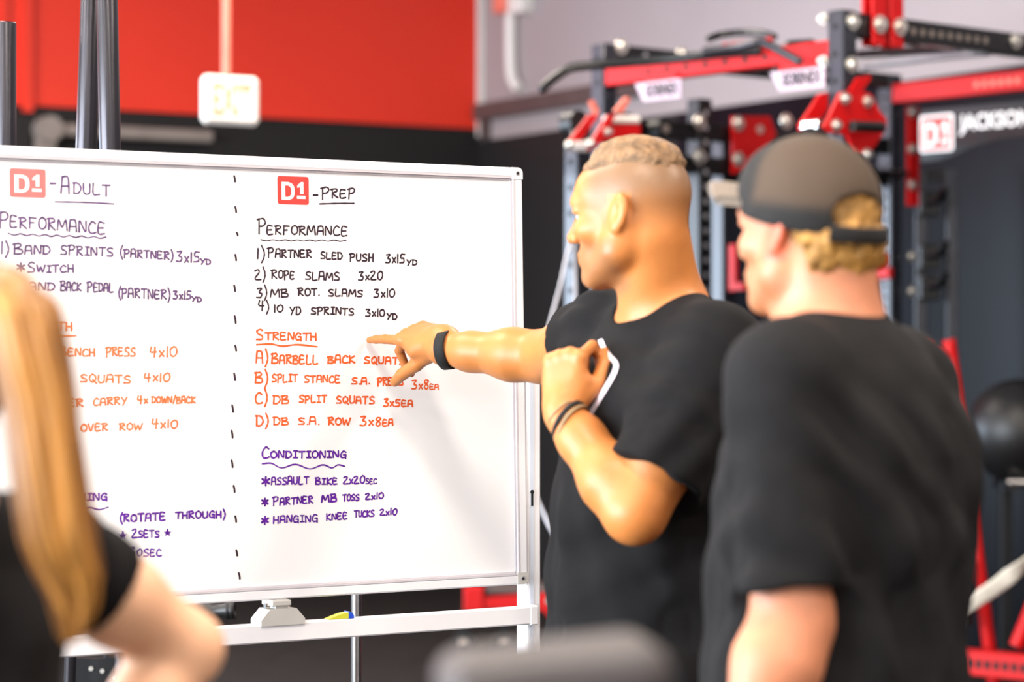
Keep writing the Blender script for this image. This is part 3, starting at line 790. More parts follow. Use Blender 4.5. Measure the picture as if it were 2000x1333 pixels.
for px, py in ((1441, 240), (1441, 310)): bolt(rig_px(px, py, j=JB-0.063), NJ, 0.032)
b = MB(rig_w); c = rig_px(1300, 250, j=JB-0.12); b.cyl(c, c+np.array([0, 0.07, 0]), 0.045, n=24); b.mat(1).cyl(c-np.array([0, .004, 0]), c, 0.018, n=14); b.build('roller', [M['rubber'], M['rail_brown']], rig)
c = rig_px(1132, 238, j=jE+0.12)
b = MB(rig_w); b.cyl(c, c+np.array([0, 0.07, 0]), 0.05, n=24); b.cyl(c+np.array([0, 0.05, 0]), (iE, jE, 2.2), 0.014); b.build('roller', [M['rubber']], rig)
c = rig_px(1225, 245, j=JB-0.10)
b = MB(rig_w); b.cyl(c, c+np.array([0, 0.07, 0]), 0.055, n=24); b.build('roller', [M['rubber']], rig)
# red crossmember C-D with its holes, and the arched nameplate below it
jn = lambda px, py=200: rig_px(px, py, i=IC-0.04)
z_rm = 2.60
beam((IC, 0.04, z_rm), (IC, JB-0.04, z_rm), [RD, M['conduit_red']], 0.085, holes=('i', jn(1985)[1], jn(1905)[1], 6, 1))
NP = IC-0.055
jn = lambda px, py=200: rig_px(px, py, i=NP)
pl, pr = jn(1802)[1], 0.05
zt_n = jn(1900, 206)[2]
arch = [(pl, zt_n), (pl, jn(1802, 316)[2]), (jn(1835)[1], jn(1835, 312)[2]), (jn(1865)[1], jn(1865, 303)[2]), (jn(1905)[1], jn(1905, 285)[2]),
        (jn(1950)[1], jn(1950, 272)[2]), (jn(2000)[1], jn(2000, 265)[2])]
jm = (pl+pr)/2
mir = [(2*jm-j, z) for j, z in arch[::-1] if 2*jm-j < jn(2000)[1]-0.03]
b = MB(rig_w); b.prism(arch+mir, (NP, 0, 0), (0, 1, 0), (0, 0, 1), (-1, 0, 0), 0.012)
npl = b.build('nameplate', [BK], rig)
npl['label'] = 'black arched nameplate with red and white emblem and white lettering'
def text_mesh(body, size, offset=0.0):
    cu = bpy.data.curves.new('lettering', 'FONT'); cu.body = body; cu.size = size; cu.offset = offset; cu.resolution_u = 3
    o = bpy.data.objects.new('lettering', cu); COL.objects.link(o)
    bpy.context.view_layer.update()
    me = bpy.data.meshes.new_from_object(o.evaluated_get(bpy.context.evaluated_depsgraph_get()))
    V = [tuple(v.co) for v in me.vertices]; F = [tuple(p.vertices) for p in me.polygons]
    bpy.data.objects.remove(o); bpy.data.curves.remove(cu); bpy.data.meshes.remove(me)
    return np.array(V), F
def lettering(body, o, u, v, w, h, mat, parent, xf=None, offset=0.02, name='lettering'):
    V, F = text_mesh(body, 1.0, offset)
    lo, hi = V.min(0), V.max(0)
    x = (V[:, 0]-lo[0])/(hi[0]-lo[0])*w; y = (V[:, 1]-lo[1])/(hi[1]-lo[1])*h
    P = np.asarray(o)[None]+x[:, None]*np.asarray(u)[None]+y[:, None]*np.asarray(v)[None]
    b = MB(xf); b.add(P, F)
    return b.build(name, [mat], parent)
ja, jb = jn(1877)[1], jn(2016)[1]
lettering('JACKSON', (NP-0.0135, ja, jn(1877, 264)[2]), (0, -1, 0), (0, 0, 1), ja-jb, jn(1877, 224)[2]-jn(1877, 264)[2], M['logo_white'], npl, rig_w, 0.03)
ja, jb = jn(1800)[1], jn(1866)[1]
o_ = rig_c(np.array([[NP-0.0125, ja, jn(1800, 298)[2]]]))
oo = WA(o_)[0]; uu = WA(rig_c(np.array([[0, -1., 0]]))-rig_c(np.array([[0, 0., 0]])))[0]; nn = WA(rig_c(np.array([[-1., 0, 0]]))-rig_c(np.array([[0, 0., 0]])))[0]
sticker(npl, oo, uu, (0, 0, 1), nn, ja-jb, jn(1800, 226)[2]-jn(1800, 298)[2], M['logo_red'], border=True, name='emblem')
# red strap plate on C, pegs and J-cups
for zc in (0.0,):
    a, c = rig_px(1772, 205, j=JB-0.045), rig_px(1793, 402, j=JB-0.045)
    b = MB(rig_w); b.box(((a[0]+c[0])/2, JB-0.045, (a[2]+c[2])/2), (c[0]-a[0], 0.02, a[2]-c[2]), bev=0.003); b.build('strap_plate', [RD], rig)
    for py in (218, 290, 360, 500, 568): bolt(rig_px(1780, py, j=JB-0.056), NJ, 0.024)
b = MB(rig_w); p = rig_px(1768, 338, j=JB-0.06); b.cyl(p, p-np.array([0.19, 0, 0]), 0.017); b.build('peg', [BK], rig)
b = MB(rig_w); p = rig_px(1716, 520, j=JB-0.06); b.box(p, (0.09, 0.05, 0.12), bev=0.01); b.box(p+np.array([-0.03, -0.05, -0.03]), (0.03, 0.1, 0.05), bev=0.005); b.build('hook', [RD], rig)
b = MB(rig_w); p = rig_px(1432, 522, j=JB-0.02); b.box(p, (0.022, 0.04, 0.2), bev=0.003); b.box(p+np.array([0.01, -0.03, -0.08]), (0.04, 0.08, 0.03)); b.build('hook', [RD], rig)
# pull-up bars, curved
def tube_px(pts, r, name, mat, parent=rig, n=4):
    P = [pt(*q) for q in pts]
    b = MB(WA); b.tube(spline(P, n), r, 14)
    b.ball(P[0], r*1.02, 12); b.ball(P[-1], r*1.02, 12)
    return b.build(name, [mat], parent)
tube_px([(1060, 171, 9.35), (1078, 155, 9.35), (1105, 136, 9.36), (1128, 129, 9.37), (1200, 123, 9.38), (1320, 113, 9.33), (1400, 104, 9.22), (1480, 98, 9.1)], 0.0185, 'pull_up_bar', BK)
tube_px([(1378, 98, 9.18), (1430, 92, 9.1), (1475, 83, 9.0), (1495, 84, 8.97), (1530, 102, 8.93), (1560, 118, 8.9)], 0.0165, 'pull_up_bar', M['pole_steel'])
tube_px([(1385, 74, 9.4), (1410, 66, 9.42), (1450, 62, 9.4), (1490, 64, 9.3), (1512, 70, 9.25)], 0.014, 'pull_up_bar', BK)
tube_px([(1545, 92, 9.1), (1583, 90, 9.05)], 0.03, 'pull_up_handle', BK)
tube_px([(1690, 126, 10.5), (1800, 112, 10.0), (1932, 99, 9.42)], 0.02, 'pull_up_bar', M['alu'])
tube_px([(1680, 104, 10.5), (1770, 98, 10.1), (1870, 88, 9.6)], 0.02, 'pull_up_bar', BK)
# pale plates with dark lettering hanging under the red crossmember
for (xa, xb, ya, yb) in ((1242, 1332, 152, 182), (1505, 1612, 128, 157)):
    pa, pb = rig_px(xa, yb, i=-0.05), rig_px(xb, ya, i=-0.05)
    zlo, zhi = pb[2]-0.075, pb[2]+0.0
    L = pa[1]-pb[1]
    b = MB(rig_w); b.prism([(0, 0.075), (0.05, 0.0), (L, 0.0), (L, 0.075)], (-0.05, pa[1], zlo), (0, -1, 0), (0, 0, 1), (-1, 0, 0), 0.006)
    b.mat(1).box((-0.03, (pa[1]+pb[1])/2, zhi+0.012), (0.03, L*0.7, 0.03))
    sp = b.build('badge_plate', [M['sign_pink'], RD], rig)
    lettering('SORINEX', (-0.0575, pa[1]-L*0.25, zlo+0.016), (0, -1, 0), (0, 0, 1), L*0.7, 0.05, M['dark_gap'], sp, rig_w, 0.035)
# monolift arms: red cheek plates, roller, handle
def cheek(pts, j, t=0.012, i=None):
    if i is None:
        g = [rig_px(x, y, j=j) for x, y in pts]; b = MB(rig_w)
        b.prism([(q[0], q[2]) for q in g], (0, j, 0), (1, 0, 0), (0, 0, 1), (0, -1, 0), t)
    else:
        g = [rig_px(x, y, i=i) for x, y in pts]; b = MB(rig_w)
        b.prism([(q[1], q[2]) for q in g], (i, 0, 0), (0, 1, 0), (0, 0, 1), (-1, 0, 0), t)
    return b
MA = [(1637, 180), (1655, 176), (1690, 180), (1700, 186), (1712, 214), (1727, 232), (1726, 250), (1704, 285), (1690, 300), (1664, 300), (1650, 262), (1615, 258), (1606, 246)]
cheek(MA, -0.09).build('monolift_plate', [RD], rig)
cheek([(1598, 182), (1618, 178), (1628, 186), (1590, 246), (1560, 256), (1557, 244)], 0.05).build('monolift_plate', [RD], rig)
cheek([(1655, 178), (1672, 150), (1694, 146), (1697, 152), (1676, 182)], -0.05).build('monolift_arm', [RD], rig)
for x, y in ((1649, 191), (1693, 197), (1632, 243), (1692, 300)): bolt(rig_px(x, y, j=-0.103), NJ, 0.022)
p = rig_px(1664, 245, j=-0.14); q = rig_px(1722, 247, j=-0.14)
b = MB(rig_w); b.cyl(p, q, 0.02); b.build('monolift_handle', [M['rubber']], rig)
p = rig_px(1575, 247, j=0.0); q = rig_px(1606, 245, j=-0.09)
b = MB(rig_w); b.cyl(p, q, 0.026); b.build('monolift_roller', [CH], rig)
jL = jE-0.06
for off, xs_ in ((0.05, ((1147, 224), (1162, 220), (1165, 227), (1122, 284), (1107, 290), (1103, 282))), (-0.06, ((1183, 224), (1200, 222), (1160, 290), (1146, 292), (1146, 284)))):
    cheek(xs_, jL+off).build('monolift_plate', [RD], rig)
cheek([(1186, 242), (1246, 240), (1248, 268), (1230, 276), (1190, 272), (1168, 280)], jL-0.02).build('monolift_plate', [RD], rig)
cheek([(1196, 216), (1220, 188), (1228, 192), (1212, 220)], jL-0.04).build('monolift_arm', [M['conduit_red']], rig)
cheek([(1148, 197), (1156, 194), (1167, 218), (1160, 224)], jL-0.04).build('monolift_arm', [M['conduit_red']], rig)
b = MB(rig_w); p = rig_px(1182, 232, j=jL-0.03); q = rig_px(1245, 233, j=jL-0.03); b.tube([p, q], 0.017); b.build('monolift_rod', [M['sign_white']], rig)
p = rig_px(1112, 284, j=jL+0.04); q = rig_px(1152, 285, j=jL-0.06)
b = MB(rig_w); b.cyl(p, q, 0.022); b.build('monolift_roller', [M['rail_brown']], rig)
for x, y in ((1110, 282), (1152, 279), (1186, 256)): bolt(rig_px(x, y, j=jL-0.075), NJ, 0.018)

# free-standing storage uprights behind the rack's right bay
def c_upright(b, px, d, w, z0, z1): p = pt(px, 600, d); b.box((p[0], p[1], (z0+z1)/2), (w, w, z1-z0), bev=0.004)
sb = W(pt(1827, 600, 11.25)); st = thing('storage_rack', (sb[0], sb[1], 0), 'dark storage rack with two slim uprights in front of the glossy black wall', 'rack')
for px in (1797, 1858):
    b = MB(WA); c_upright(b, px, 11.25, 0.055, 0.0, 2.28); p = pt(px, 600, 11.25); b.box((p[0], p[1], 0.02), (0.09, 0.5, 0.04)); b.build('upright', [US], st)
b = MB(WA); p, q = pt(1797, 300, 11.25), pt(1858, 300, 11.25); b.box(((p[0]+q[0])/2, 11.25, 2.25), (q[0]-p[0], 0.05, 0.06)); b.build('crossbar', [BK], st)
for py in (395, 500, 560):
    p, q = pt(1806, py, 11.15), pt(1836, py-8, 11.02)
    b = MB(WA); b.box((p[0]+0.03, 11.22, p[2]), (0.10, 0.06, 0.12), bev=0.01); b.tube([(p[0]+0.03, 11.2, p[2]), (q[0], 11.02, p[2]+0.01), (q[0]+0.02, 10.98, p[2]+0.06)], 0.02); b.build('hook', [BK], st)

# ------------------------------------------------------------------ red leaning frame, ball rack, straps at the right
FD = 9.9
fb = W(pt(1835, 700, FD)); rf = thing('leaning_frame_machine', (fb[0], fb[1], 0), 'red leaning steel frame beside the black exercise ball, low perforated beam', 'exercise machine')
def zfloor(px_top, py_top, px_bot, py_bot, d):
    a, c = pt(px_top, py_top, d), pt(px_bot, py_bot, d)
    t = (a[2]-0.03)/(a[2]-c[2]); return a+(c-a)*t
TL, TR = pt(1806, 694, FD), pt(1852, 694, FD)
BR = zfloor(1860, 700, 1932, 1262, FD); BL = zfloor(1800, 700, 1728, 1262, FD)
b = MB(WA)
P = spline([BL, BL+(TL-BL)*0.96, TL+np.array([0.012, 0, 0.0]), TR, BR+(TR-BR)*0.965+np.array([0.012, 0, 0]), BR], 8)
b.tube(P, 0.027, 14); b.build('frame_tube', [RD], rf)
b = MB(WA); p, q = pt(1812, 702, FD), pt(1850, 790, FD)
b.prism([(p[0], p[2]), (p[0]-0.03, q[2]), (q[0]+0.01, q[2]), (q[0]-0.03, p[2])], (0, FD+0.01, 0), (1, 0, 0), (0, 0, 1), (0, -1, 0), 0.03)
pn = b.build('back_panel', [BK], rf)
b = MB(WA); p = pt(1836, 722, FD); b.box((p[0], FD-0.024, p[2]), (0.055, 0.004, 0.06)); b.mat(1).box((p[0]+0.008, FD-0.027, p[2]), (0.03, 0.003, 0.035)); b.build('sticker', [M['sign_pink'], M['logo_red']], pn)
a = zfloor(1600, 1300, 1600, 1301, FD)
b = MB(WA); zb_ = pt(1900, 1293, 9.7)[2]
p, q = pt(1740, 1300, 9.95), pt(2120, 1272, 9.4)
u = unit(np.array([q[0]-p[0], q[1]-p[1], 0])); n_ = np.array([u[1], -u[0], 0]); L = np.linalg.norm((q-p)[:2])
R = np.stack([u, -n_, (0, 0, 1)], 1)
c = np.array([(p[0]+q[0])/2, (p[1]+q[1])/2, zb_]); b.box(c, (L, 0.08, 0.1), R, 0.005)
b.mat(1)
for k in range(22):
    cc = c+u*(-L/2+0.03+k*L/22)+n_*0.04; b.box(cc, (0.024, 0.004, 0.034), R)
b.mat(0)
for s_ in (-0.42, 0.42): b.box(c+u*s_*L+np.array([0, 0, -zb_/2-0.02]), (0.07, 0.5, 0.05), R)
b.build('perforated_beam', [RD, GAP], rf)
b = MB(WA); p, q = pt(1985, 1262, 9.6), pt(2060, 1080, 9.6); b.tube([p, q], 0.03, 12); b.build('brace', [RD], rf)
b = MB(WA); p = pt(1884, 1116, FD-0.05); b.cyl(p-np.array([0, 0, .045]), p+np.array([0, 0, .03]), 0.027, 0.03); b.ball(p+np.array([0, 0, .03]), 0.03, 16, (1, 1, .6)); b.mat(1).cyl(p-np.array([0, 0, .22]), p-np.array([0, 0, .04]), 0.03)
b.build('adjuster_knob', [RD, BK], rf)
# ball rack and ball
BD = 10.75
zr_ = pt(1980, 938, BD)[2]
br = thing('ball_rack', tuple(W((pt(2010, 900, BD)[0], BD, 0))), 'chrome-railed stand under the black exercise ball', 'rack')
xl_, xr_ = pt(1955, 900, BD)[0], pt(2300, 900, BD)[0]
for dy in (-0.13, 0.13):
    b = MB(WA); b.cyl((xl_, BD+dy, zr_), (xr_, BD+dy, zr_), 0.022); b.build('rail', [CH], br)
for xx in (xl_+0.02, xr_-0.02):
    b = MB(WA); b.box((xx, BD, zr_/2), (0.05, 0.06, zr_), bev=0.004); b.box((xx, BD, zr_-0.02), (0.04, 0.34, 0.04)); b.box((xx, BD, 0.02), (0.05, 0.5, 0.04)); b.build('leg', [BK], br)
rb_ = 0.233; cb = pt(1990, 822, BD)
dz = math.sqrt((rb_+0.0225)**2-0.13**2)
b = MB(WA); b.ball((cb[0], BD, zr_+dz), rb_, 48)
tag(b.build('exercise_ball', [M['rubber']], None, tuple(W((cb[0], BD, zr_+dz-rb_)))), 'large black exercise ball on the chrome-railed stand', 'ball')
# cream strap slung across the red frame
b = MB(WA); b.tube(spline([pt(1790, 1196, 9.7), pt(1862, 1190, 9.6), pt(1900, 1174, 9.55), pt(1950, 1142, 9.5), pt(2000, 1100, 9.45), pt(2060, 1040, 9.5), np.array([2.33, 9.7, .88]), np.array([RA[0]+RI[0]*IC-.05, RA[1]+RI[1]*IC-.075, 1.22])], 8), 0.0, 10, flat=(0.034, 0.006, (0.3, -0.5, 1)))
tag(b.build('sling_strap', [M['strap']], None, W(pt(1950, 1142, 9.5))), 'cream webbing strap slung low across the red frame', 'strap')
# grey strap hanging in a loop from the short upright
b = MB(WA); b.tube(spline([pt(1116, 470, 9.3), pt(1106, 505, 9.27), pt(1094, 560, 9.25), pt(1070, 650, 9.22), pt(1048, 760, 9.2), pt(1036, 850, 9.15), pt(1041, 945, 9.1), pt(1062, 1003, 9.1), pt(1088, 1045, 9.1), pt(1130, 1052, 9.25), pt(1160, 980, 9.3), pt(1136, 860, 9.3), pt(1126, 700, 9.28), pt(1122, 475, 9.31)], 7), 0.0, 10, flat=(0.036, 0.006, (0, -1, .2)))
tag(b.build('sling_strap', [M['strap_grey']], None, W(pt(1080, 1000, 9.1))), 'pale grey webbing loop hanging from the rack between whiteboard post and pointing man', 'strap')

# ------------------------------------------------------------------ things behind the board
# exit sign on its stem
SD = 11.2
sp_ = pt(449, 195, SD); sw = W(sp_)
ex = thing('exit_sign', (sw[0], sw[1], sw[2]-0.115), 'white exit sign hanging on a stem before the red wall', 'sign')
b = MB(); b.box((sw[0], sw[1], sw[2]), (0.285, 0.055, 0.225), bev=0.02); bx = b.build('sign_box', [M['sign_white']], ex)
lettering('EXIT', (sw[0]-0.1, sw[1]-0.0285, sw[2]-0.075), (1, 0, 0), (0, 0, 1), 0.2, 0.15, M['sign_letter'], bx, None, 0.03)
tx = W(pt(442, 195, SD))
b = MB(); b.cyl((tx[0], tx[1], sw[2]+0.1), (tx[0], tx[1], H), 0.021, n=14); b.cyl((tx[0], tx[1], H-0.03), (tx[0], tx[1], H), 0.06); b.build('stem', [M['conduit_red']], ex)

# barbells standing on end in a holder
hb = W(pt(108, 700, 5.62))
holder = thing('barbell_holder', (hb[0], hb[1], 0), 'black floor holder keeping the upright barbells behind the whiteboard', 'rack')
b = MB(); b.box((hb[0], hb[1], 0.03), (0.44, 0.36, 0.06), bev=0.01); b.build('base', [BK], holder)
def barbell(top, bot, label):
    top, bot = np.array(top), np.array(bot); ax = unit(bot-top); L = np.linalg.norm(bot-top)
    o = thing('barbell', tuple(W(bot)), label, 'barbell', 'barbells standing on end behind the whiteboard')
    for s0, s1 in ((0, 0.44), (L-0.44, L)):
        b = MB(WA); r = 0.0245
        b.lathe(top, ax, [(0.0, s0), (r*.62, s0), (r*.62, s0+.004), (r*.7, s0+.004), (r*.72, s0), (r*.96, s0), (r, s0+.003), (r, s1-.02), (r, s1-.003), (0, s1)], 28)
        b.build('sleeve', [M['pole_steel']], o)
    b = MB(WA); b.cyl(top+ax*0.42, top+ax*(L-0.42), 0.014); b.build('shaft', [M['pole_steel']], o)
    for s in (0.44, L-0.44):
        b = MB(WA); b.cyl(top+ax*(s-.0), top+ax*(s+.03), 0.034, n=24); b.build('collar', [M['pole_steel']], o)
def along(p0, p1, d, zt, zb):
    a, c = pt(*p0, d), pt(*p1, d); f = (c-a)/(c[2]-a[2])
    return a+f*(zt-a[2]), a+f*(zb-a[2])
d0 = 5.62
t_, b_ = along((11, 40), (11, 285), d0, pt(11, 42, d0)[2], 0.062); barbell(t_, b_, 'dark barbell standing upright at the left edge, its capped end in view')
t_, b_ = along((178, 0), (169, 285), 5.6, 2.335, 0.062); barbell(t_, b_, 'left of the two leaning dark barbell ends rising behind the whiteboard')
t_, b_ = along((209, 0), (215, 285), 5.52, 2.325, 0.062); barbell(t_, b_, 'right of the two leaning dark barbell ends rising behind the whiteboard')

# chrome poles below the board
for px, d, ztop, r, lab in ((696, 5.75, 1.25, 0.0122, 'thin chrome pole standing behind the middle of the whiteboard'), (265, 6.45, 0.72, 0.0135, 'short chrome pole behind the woman, below the white rail')):
    p = W(pt(px, 700, d)); o = thing('chrome_pole', (p[0], p[1], 0), lab, 'pole')
    b = MB(); b.cyl((p[0], p[1], 0.015), (p[0], p[1], ztop), r, n=20); b.ball((p[0], p[1], ztop), r, 16); b.build('tube', [CH], o)
    b = MB(); b.cyl((p[0], p[1], 0), (p[0], p[1], 0.02), 0.1, n=32); b.build('base', [BK], o)
# black equipment stand with the handle that shows under the board
ED = 6.08
ep = pt(225, 1240, ED); ew = W(ep)
es = thing('equipment_stand', (ew[0], ew[1], 0), 'black equipment stand behind the woman, rubber-gripped handle reaching out below the board', 'stand')
b = MB(WA); b.box((ep[0], ED, 0.44), (0.05, 0.05, 0.86), bev=0.004); b.box((ep[0], ED, 0.02), (0.24, 0.24, 0.04), bev=0.006); b.build('post', [BK], es)
p = pt(215, 1310, ED-0.06)
b = MB(WA); b.prism([(-.09, -.12), (.035, -.1), (.055, -.02), (.03, .035), (-.03, .028), (-.09, .03)], (p[0], ED-0.03, p[2]), (1, 0, 0), (0, 0, 1), (0, -1, 0), 0.012)
b.mat(1)
for dx, dz_ in ((-.022, -.002), (.018, .01), (.012, -.02), (-.05, .004)): b.cyl((p[0]+dx, ED-0.042, p[2]+dz_), (p[0]+dx, ED-0.048, p[2]+dz_), 0.006, n=10)
b.build('bracket', [BK, ZN], es)
ax0, ax1 = pt(232, 1206, ED), pt(459, 1191, ED-0.02)
ud = unit(ax1-ax0); LL = np.linalg.norm(ax1-ax0)
b = MB(WA); b.lathe(ax0, ud, [(0, -.02), (.016, -.02), (.016, 0.1), (.0205, 0.1), (.0205, LL-.085), (.0185, LL-.083), (.0185, LL-.025), (.0225, LL-.022), (.0225, LL-.015), (.0205, LL-.013), (.0225, LL-.010), (.0225, LL), (.014, LL), (.014, LL-.006), (0, LL-.006)], 28); b.build('handle', [M['rubber']], es)
# marker lying on the rail
zr_top = zr1
p0, p1 = board_uv(633, 1203), board_uv(682, 1200)
xa, xb = BX1+p0[0], BX1+p1[0]
mk = thing('dry_eraser', ((xa+xb)/2, BY-0.022, zr_top), 'small yellow eraser with a blue end lying on the white lower rail', 'eraser')
b = MB(); b.prism([(0, 0), (xb-xa-.012, 0), (xb-xa-.012, .012), (.03, .010), (0, .001)], (xa, BY-0.014, zr_top+0.0005), (1, 0, 0), (0, 0, 1), (0, -1, 0), 0.02); b.build('body', [M['yellow']], mk)
b = MB(); b.prism([(0, 0), (.013, 0), (.011, .008), (.004, .0135), (0, .0135)], (xb-.012, BY-0.013, zr_top+0.0005), (1, 0, 0), (0, 0, 1), (0, -1, 0), 0.022); b.build('end_cap', [M['blue']], mk)

# red sled on the floor far behind the board
SLD = 11.4
o_ = W(pt(1000, 1250, SLD)); sl = thing('weight_sled', (o_[0], o_[1], 0), 'low red steel sled with black wheels on the floor behind the whiteboard', 'sled')
z_ = lambda py: pt(0, py, SLD)[2]
x_ = lambda px: pt(px, 0, SLD)[0]
b = MB(WA); b.box(((x_(906)+x_(945))/2, SLD, (z_(1143)+z_(1192))/2), (x_(945)-x_(906), 0.09, z_(1143)-z_(1192)), bev=0.006)
b.prism([(x_(944), z_(1187)), (x_(1062), z_(1190)), (x_(1072), z_(1205)), (x_(1086), z_(1154)), (x_(944), z_(1165))], (0, SLD+0.03, 0), (1, 0, 0), (0, 0, 1), (0, -1, 0), 0.06)
b.box(((x_(1062)+x_(1180))/2, SLD, z_(1180)), (x_(1180)-x_(1062), 0.05, 0.06)); b.build('frame', [RD], sl)
b = MB(WA); b.box(((x_(948)+x_(1140))/2, SLD+0.12, z_(1152)), (x_(1140)-x_(948), 0.3, 0.035), bev=0.012); b.build('deck_pad', [M['rail_dark']], sl)
for px in (905, 985, 1120):
    b = MB(WA); c = np.array([x_(px), SLD-0.02, 0.056]); b.cyl(c, c+np.array([0, .05, 0]), 0.055, n=26); b.mat(1).cyl(c-np.array([0, .005, 0]), c, 0.024, n=16); b.build('wheel', [M['rubber'], M['rail_brown']], sl)
    b = MB(WA); b.box((x_(px), SLD+0.03, 0.13), (0.035, 0.03, 0.17)); b.build('bracket', [BK], sl)
b = MB(WA); c = np.array([x_(1072), SLD-0.035, z_(1171)]); b.cyl(c, c+np.array([0, -.01, 0]), 0.016, n=12); b.build('bolt', [ZN], sl)

# ------------------------------------------------------------------ body surfaces: smooth-blended distance fields, meshed as one skin
def _cone(P, a, b, ra, rb):
    ab = b-a; L2 = max(1e-12, float(ab@ab))
    t = np.clip(((P-a)@ab)/L2, 0, 1)
    q = P-a-t[:, None]*ab
    return np.sqrt((q*q).sum(1)) - (ra+(rb-ra)*t)
def _ell(P, c, R, r):
    q = (P-c)@R
    k0 = np.sqrt(((q/r)**2).sum(1)); k1 = np.sqrt(((q/(r*r))**2).sum(1))
    return k0*(k0-1)/np.maximum(k1, 1e-9)
def _ecap(P, a, b, u, A, B):
    """limb or trunk section with oval rings: half-widths (along u, across u) A at a, B at b"""
    ab = b-a; L = np.linalg.norm(ab); ax = ab/L
    u = u-ax*(u@ax); u = u/np.linalg.norm(u); v = np.cross(ax, u)
    d = P-a; s = d@ax; t = np.clip(s/L, 0, 1)
    lu = A[0]+(B[0]-A[0])*t; lv = A[1]+(B[1]-A[1])*t
    qu = d@u; qv = d@v; qw = s-np.clip(s, 0, L); lw = np.minimum(lu, lv)
    k0 = np.sqrt((qu/lu)**2+(qv/lv)**2+(qw/lw)**2)
    k1 = np.sqrt((qu/lu**2)**2+(qv/lv**2)**2+(qw/lw**2)**2)
    return np.where(k0 < 1e-6, -np.minimum(lu, lv), k0*(k0-1)/np.maximum(k1, 1e-9))
def smin(a, b, k):
    h = np.clip(0.5+0.5*(b-a)/k, 0, 1)
    return b+(a-b)*h-k*h*(1-h)

class Field:
    def __init__(s): s.pr = []; s.disp = None; s.clip = None
    def put(s, f, k=0.02, sub=False): s.pr.append((f, k, sub)); return s
    def cone(s, a, b, ra, rb, k=0.02, sub=False):
        a = np.asarray(a, float); b = np.asarray(b, float); return s.put(lambda P: _cone(P, a, b, ra, rb), k, sub)
    def ball(s, c, r, k=0.02, sub=False): return s.cone(c, np.asarray(c, float)+1e-5, r, r, k, sub)
    def ell(s, c, R, r, k=0.02, sub=False):
        c = np.asarray(c, float); R = np.asarray(R, float); r = np.asarray(r, float); return s.put(lambda P: _ell(P, c, R, r), k, sub)
    def ecap(s, a, b, u, A, B, k=0.03):
        a, b, u = (np.asarray(q, float) for q in (a, b, u)); return s.put(lambda P: _ecap(P, a, b, u, A, B), k)
    def chain(s, pts, rad, k=0.008):
        """a finger or limb that bends: one field of its own, blended in once"""
        pts = [np.asarray(p, float) for p in pts]
        def f(P):
            d = None
            for i in range(len(pts)-1):
                e = _cone(P, pts[i], pts[i+1], rad[i], rad[i+1])
                d = e if d is None else smin(d, e, 0.003)
            return d
        return s.put(f, k)
    def eval(s, P, use=None):
        d = np.full(len(P), 1e3)
        for i, (f, k, sub) in enumerate(s.pr):
            if use is not None and not use[i]: continue
            e = f(P)
            d = -smin(-d, e, k) if sub else smin(d, e, k)
        if s.clip is not None: d = np.maximum(d, s.clip(P))
        if s.disp is not None: d = d+s.disp(P)
        return d
    def mesh(s, lo, hi, v, N=12):
        lo = np.asarray(lo, float); hi = np.asarray(hi, float); h = N*v
        nb = np.ceil((hi-lo)/h).astype(int)
        G = np.stack(np.meshgrid(*[np.arange(n) for n in nb], indexing='ij'), -1).reshape(-1, 3)
        C = lo+(G+0.5)*h; hd = 0.87*h
        E = np.stack([f(C) for f, k, sub in s.pr], 0)
        tot = s.eval(C)
        act = np.where(np.abs(tot) < hd*1.6+0.02)[0]
        KB = nb*N+4
        key = lambda I: (I[..., 0]*KB[1]+I[..., 1])*KB[2]+I[..., 2]
        gi = np.stack(np.meshgrid(*[np.arange(N+1)]*3, indexing='ij'), -1)
        flat = gi.reshape(-1, 3)*v
        ks = np.array([k for _, k, _ in s.pr])
        VK, VP, QK = [], [], []
        co = [(a, b, c) for a in (0, 1) for b in (0, 1) for c in (0, 1)]
        edges = [(p, q) for p in co for q in co if sum(abs(x-y) for x, y in zip(p, q)) == 1 and p < q]
        for n in act:
            use = E[:, n] < hd*1.5+ks+0.03
            if not use.any(): continue
            P = lo+G[n]*h+flat
            D = s.eval(P, use).reshape((N+1,)*3)
            I = D < 0
            if I.all() or not I.any(): continue
            cnt = sum(I[a:a+N, b:b+N, c:c+N].astype(np.int8) for a, b, c in co)
            cells = np.argwhere((cnt > 0) & (cnt < 8))
            if len(cells) == 0: continue
            acc = np.zeros((len(cells), 3)); num = np.zeros(len(cells))
            for p, q in edges:
                p_, q_ = np.array(p), np.array(q)
                da = D[tuple((cells+p_).T)]; db = D[tuple((cells+q_).T)]
                cr = (da < 0) != (db < 0)
                t = np.where(cr, da/np.where(da == db, 1, da-db), 0)
                acc += np.where(cr[:, None], p_+(q_-p_)*t[:, None], 0); num += cr
            VP.append(lo+(G[n]*N+cells+acc/num[:, None])*v); VK.append(key(cells+G[n]*N+1))
            for ax in range(3):
                o1, o2 = (ax+1) % 3, (ax+2) % 3
                sl0 = [slice(0, N)]*3; sl1 = list(sl0); sl1[ax] = slice(1, N+1)
                A, B = I[tuple(sl0)], I[tuple(sl1)]
                e = np.argwhere(A != B)
                if len(e) == 0: continue
                ins = A[tuple(e.T)]
                u1 = np.zeros(3, int); u1[o1] = 1; u2 = np.zeros(3, int); u2[o2] = 1
                g = e+G[n]*N+1
                q = np.stack([key(g-u1-u2), key(g-u2), key(g), key(g-u1)], 1)
                q[~ins] = q[~ins][:, ::-1]
                QK.append(q)
        VK = np.concatenate(VK); VP = np.concatenate(VP); QK = np.concatenate(QK)
        o = np.argsort(VK); VK = VK[o]; VP = VP[o]
        j = np.clip(np.searchsorted(VK, QK), 0, len(VK)-1)
        ok = (VK[j] == QK).all(1)
        return VP, j[ok]

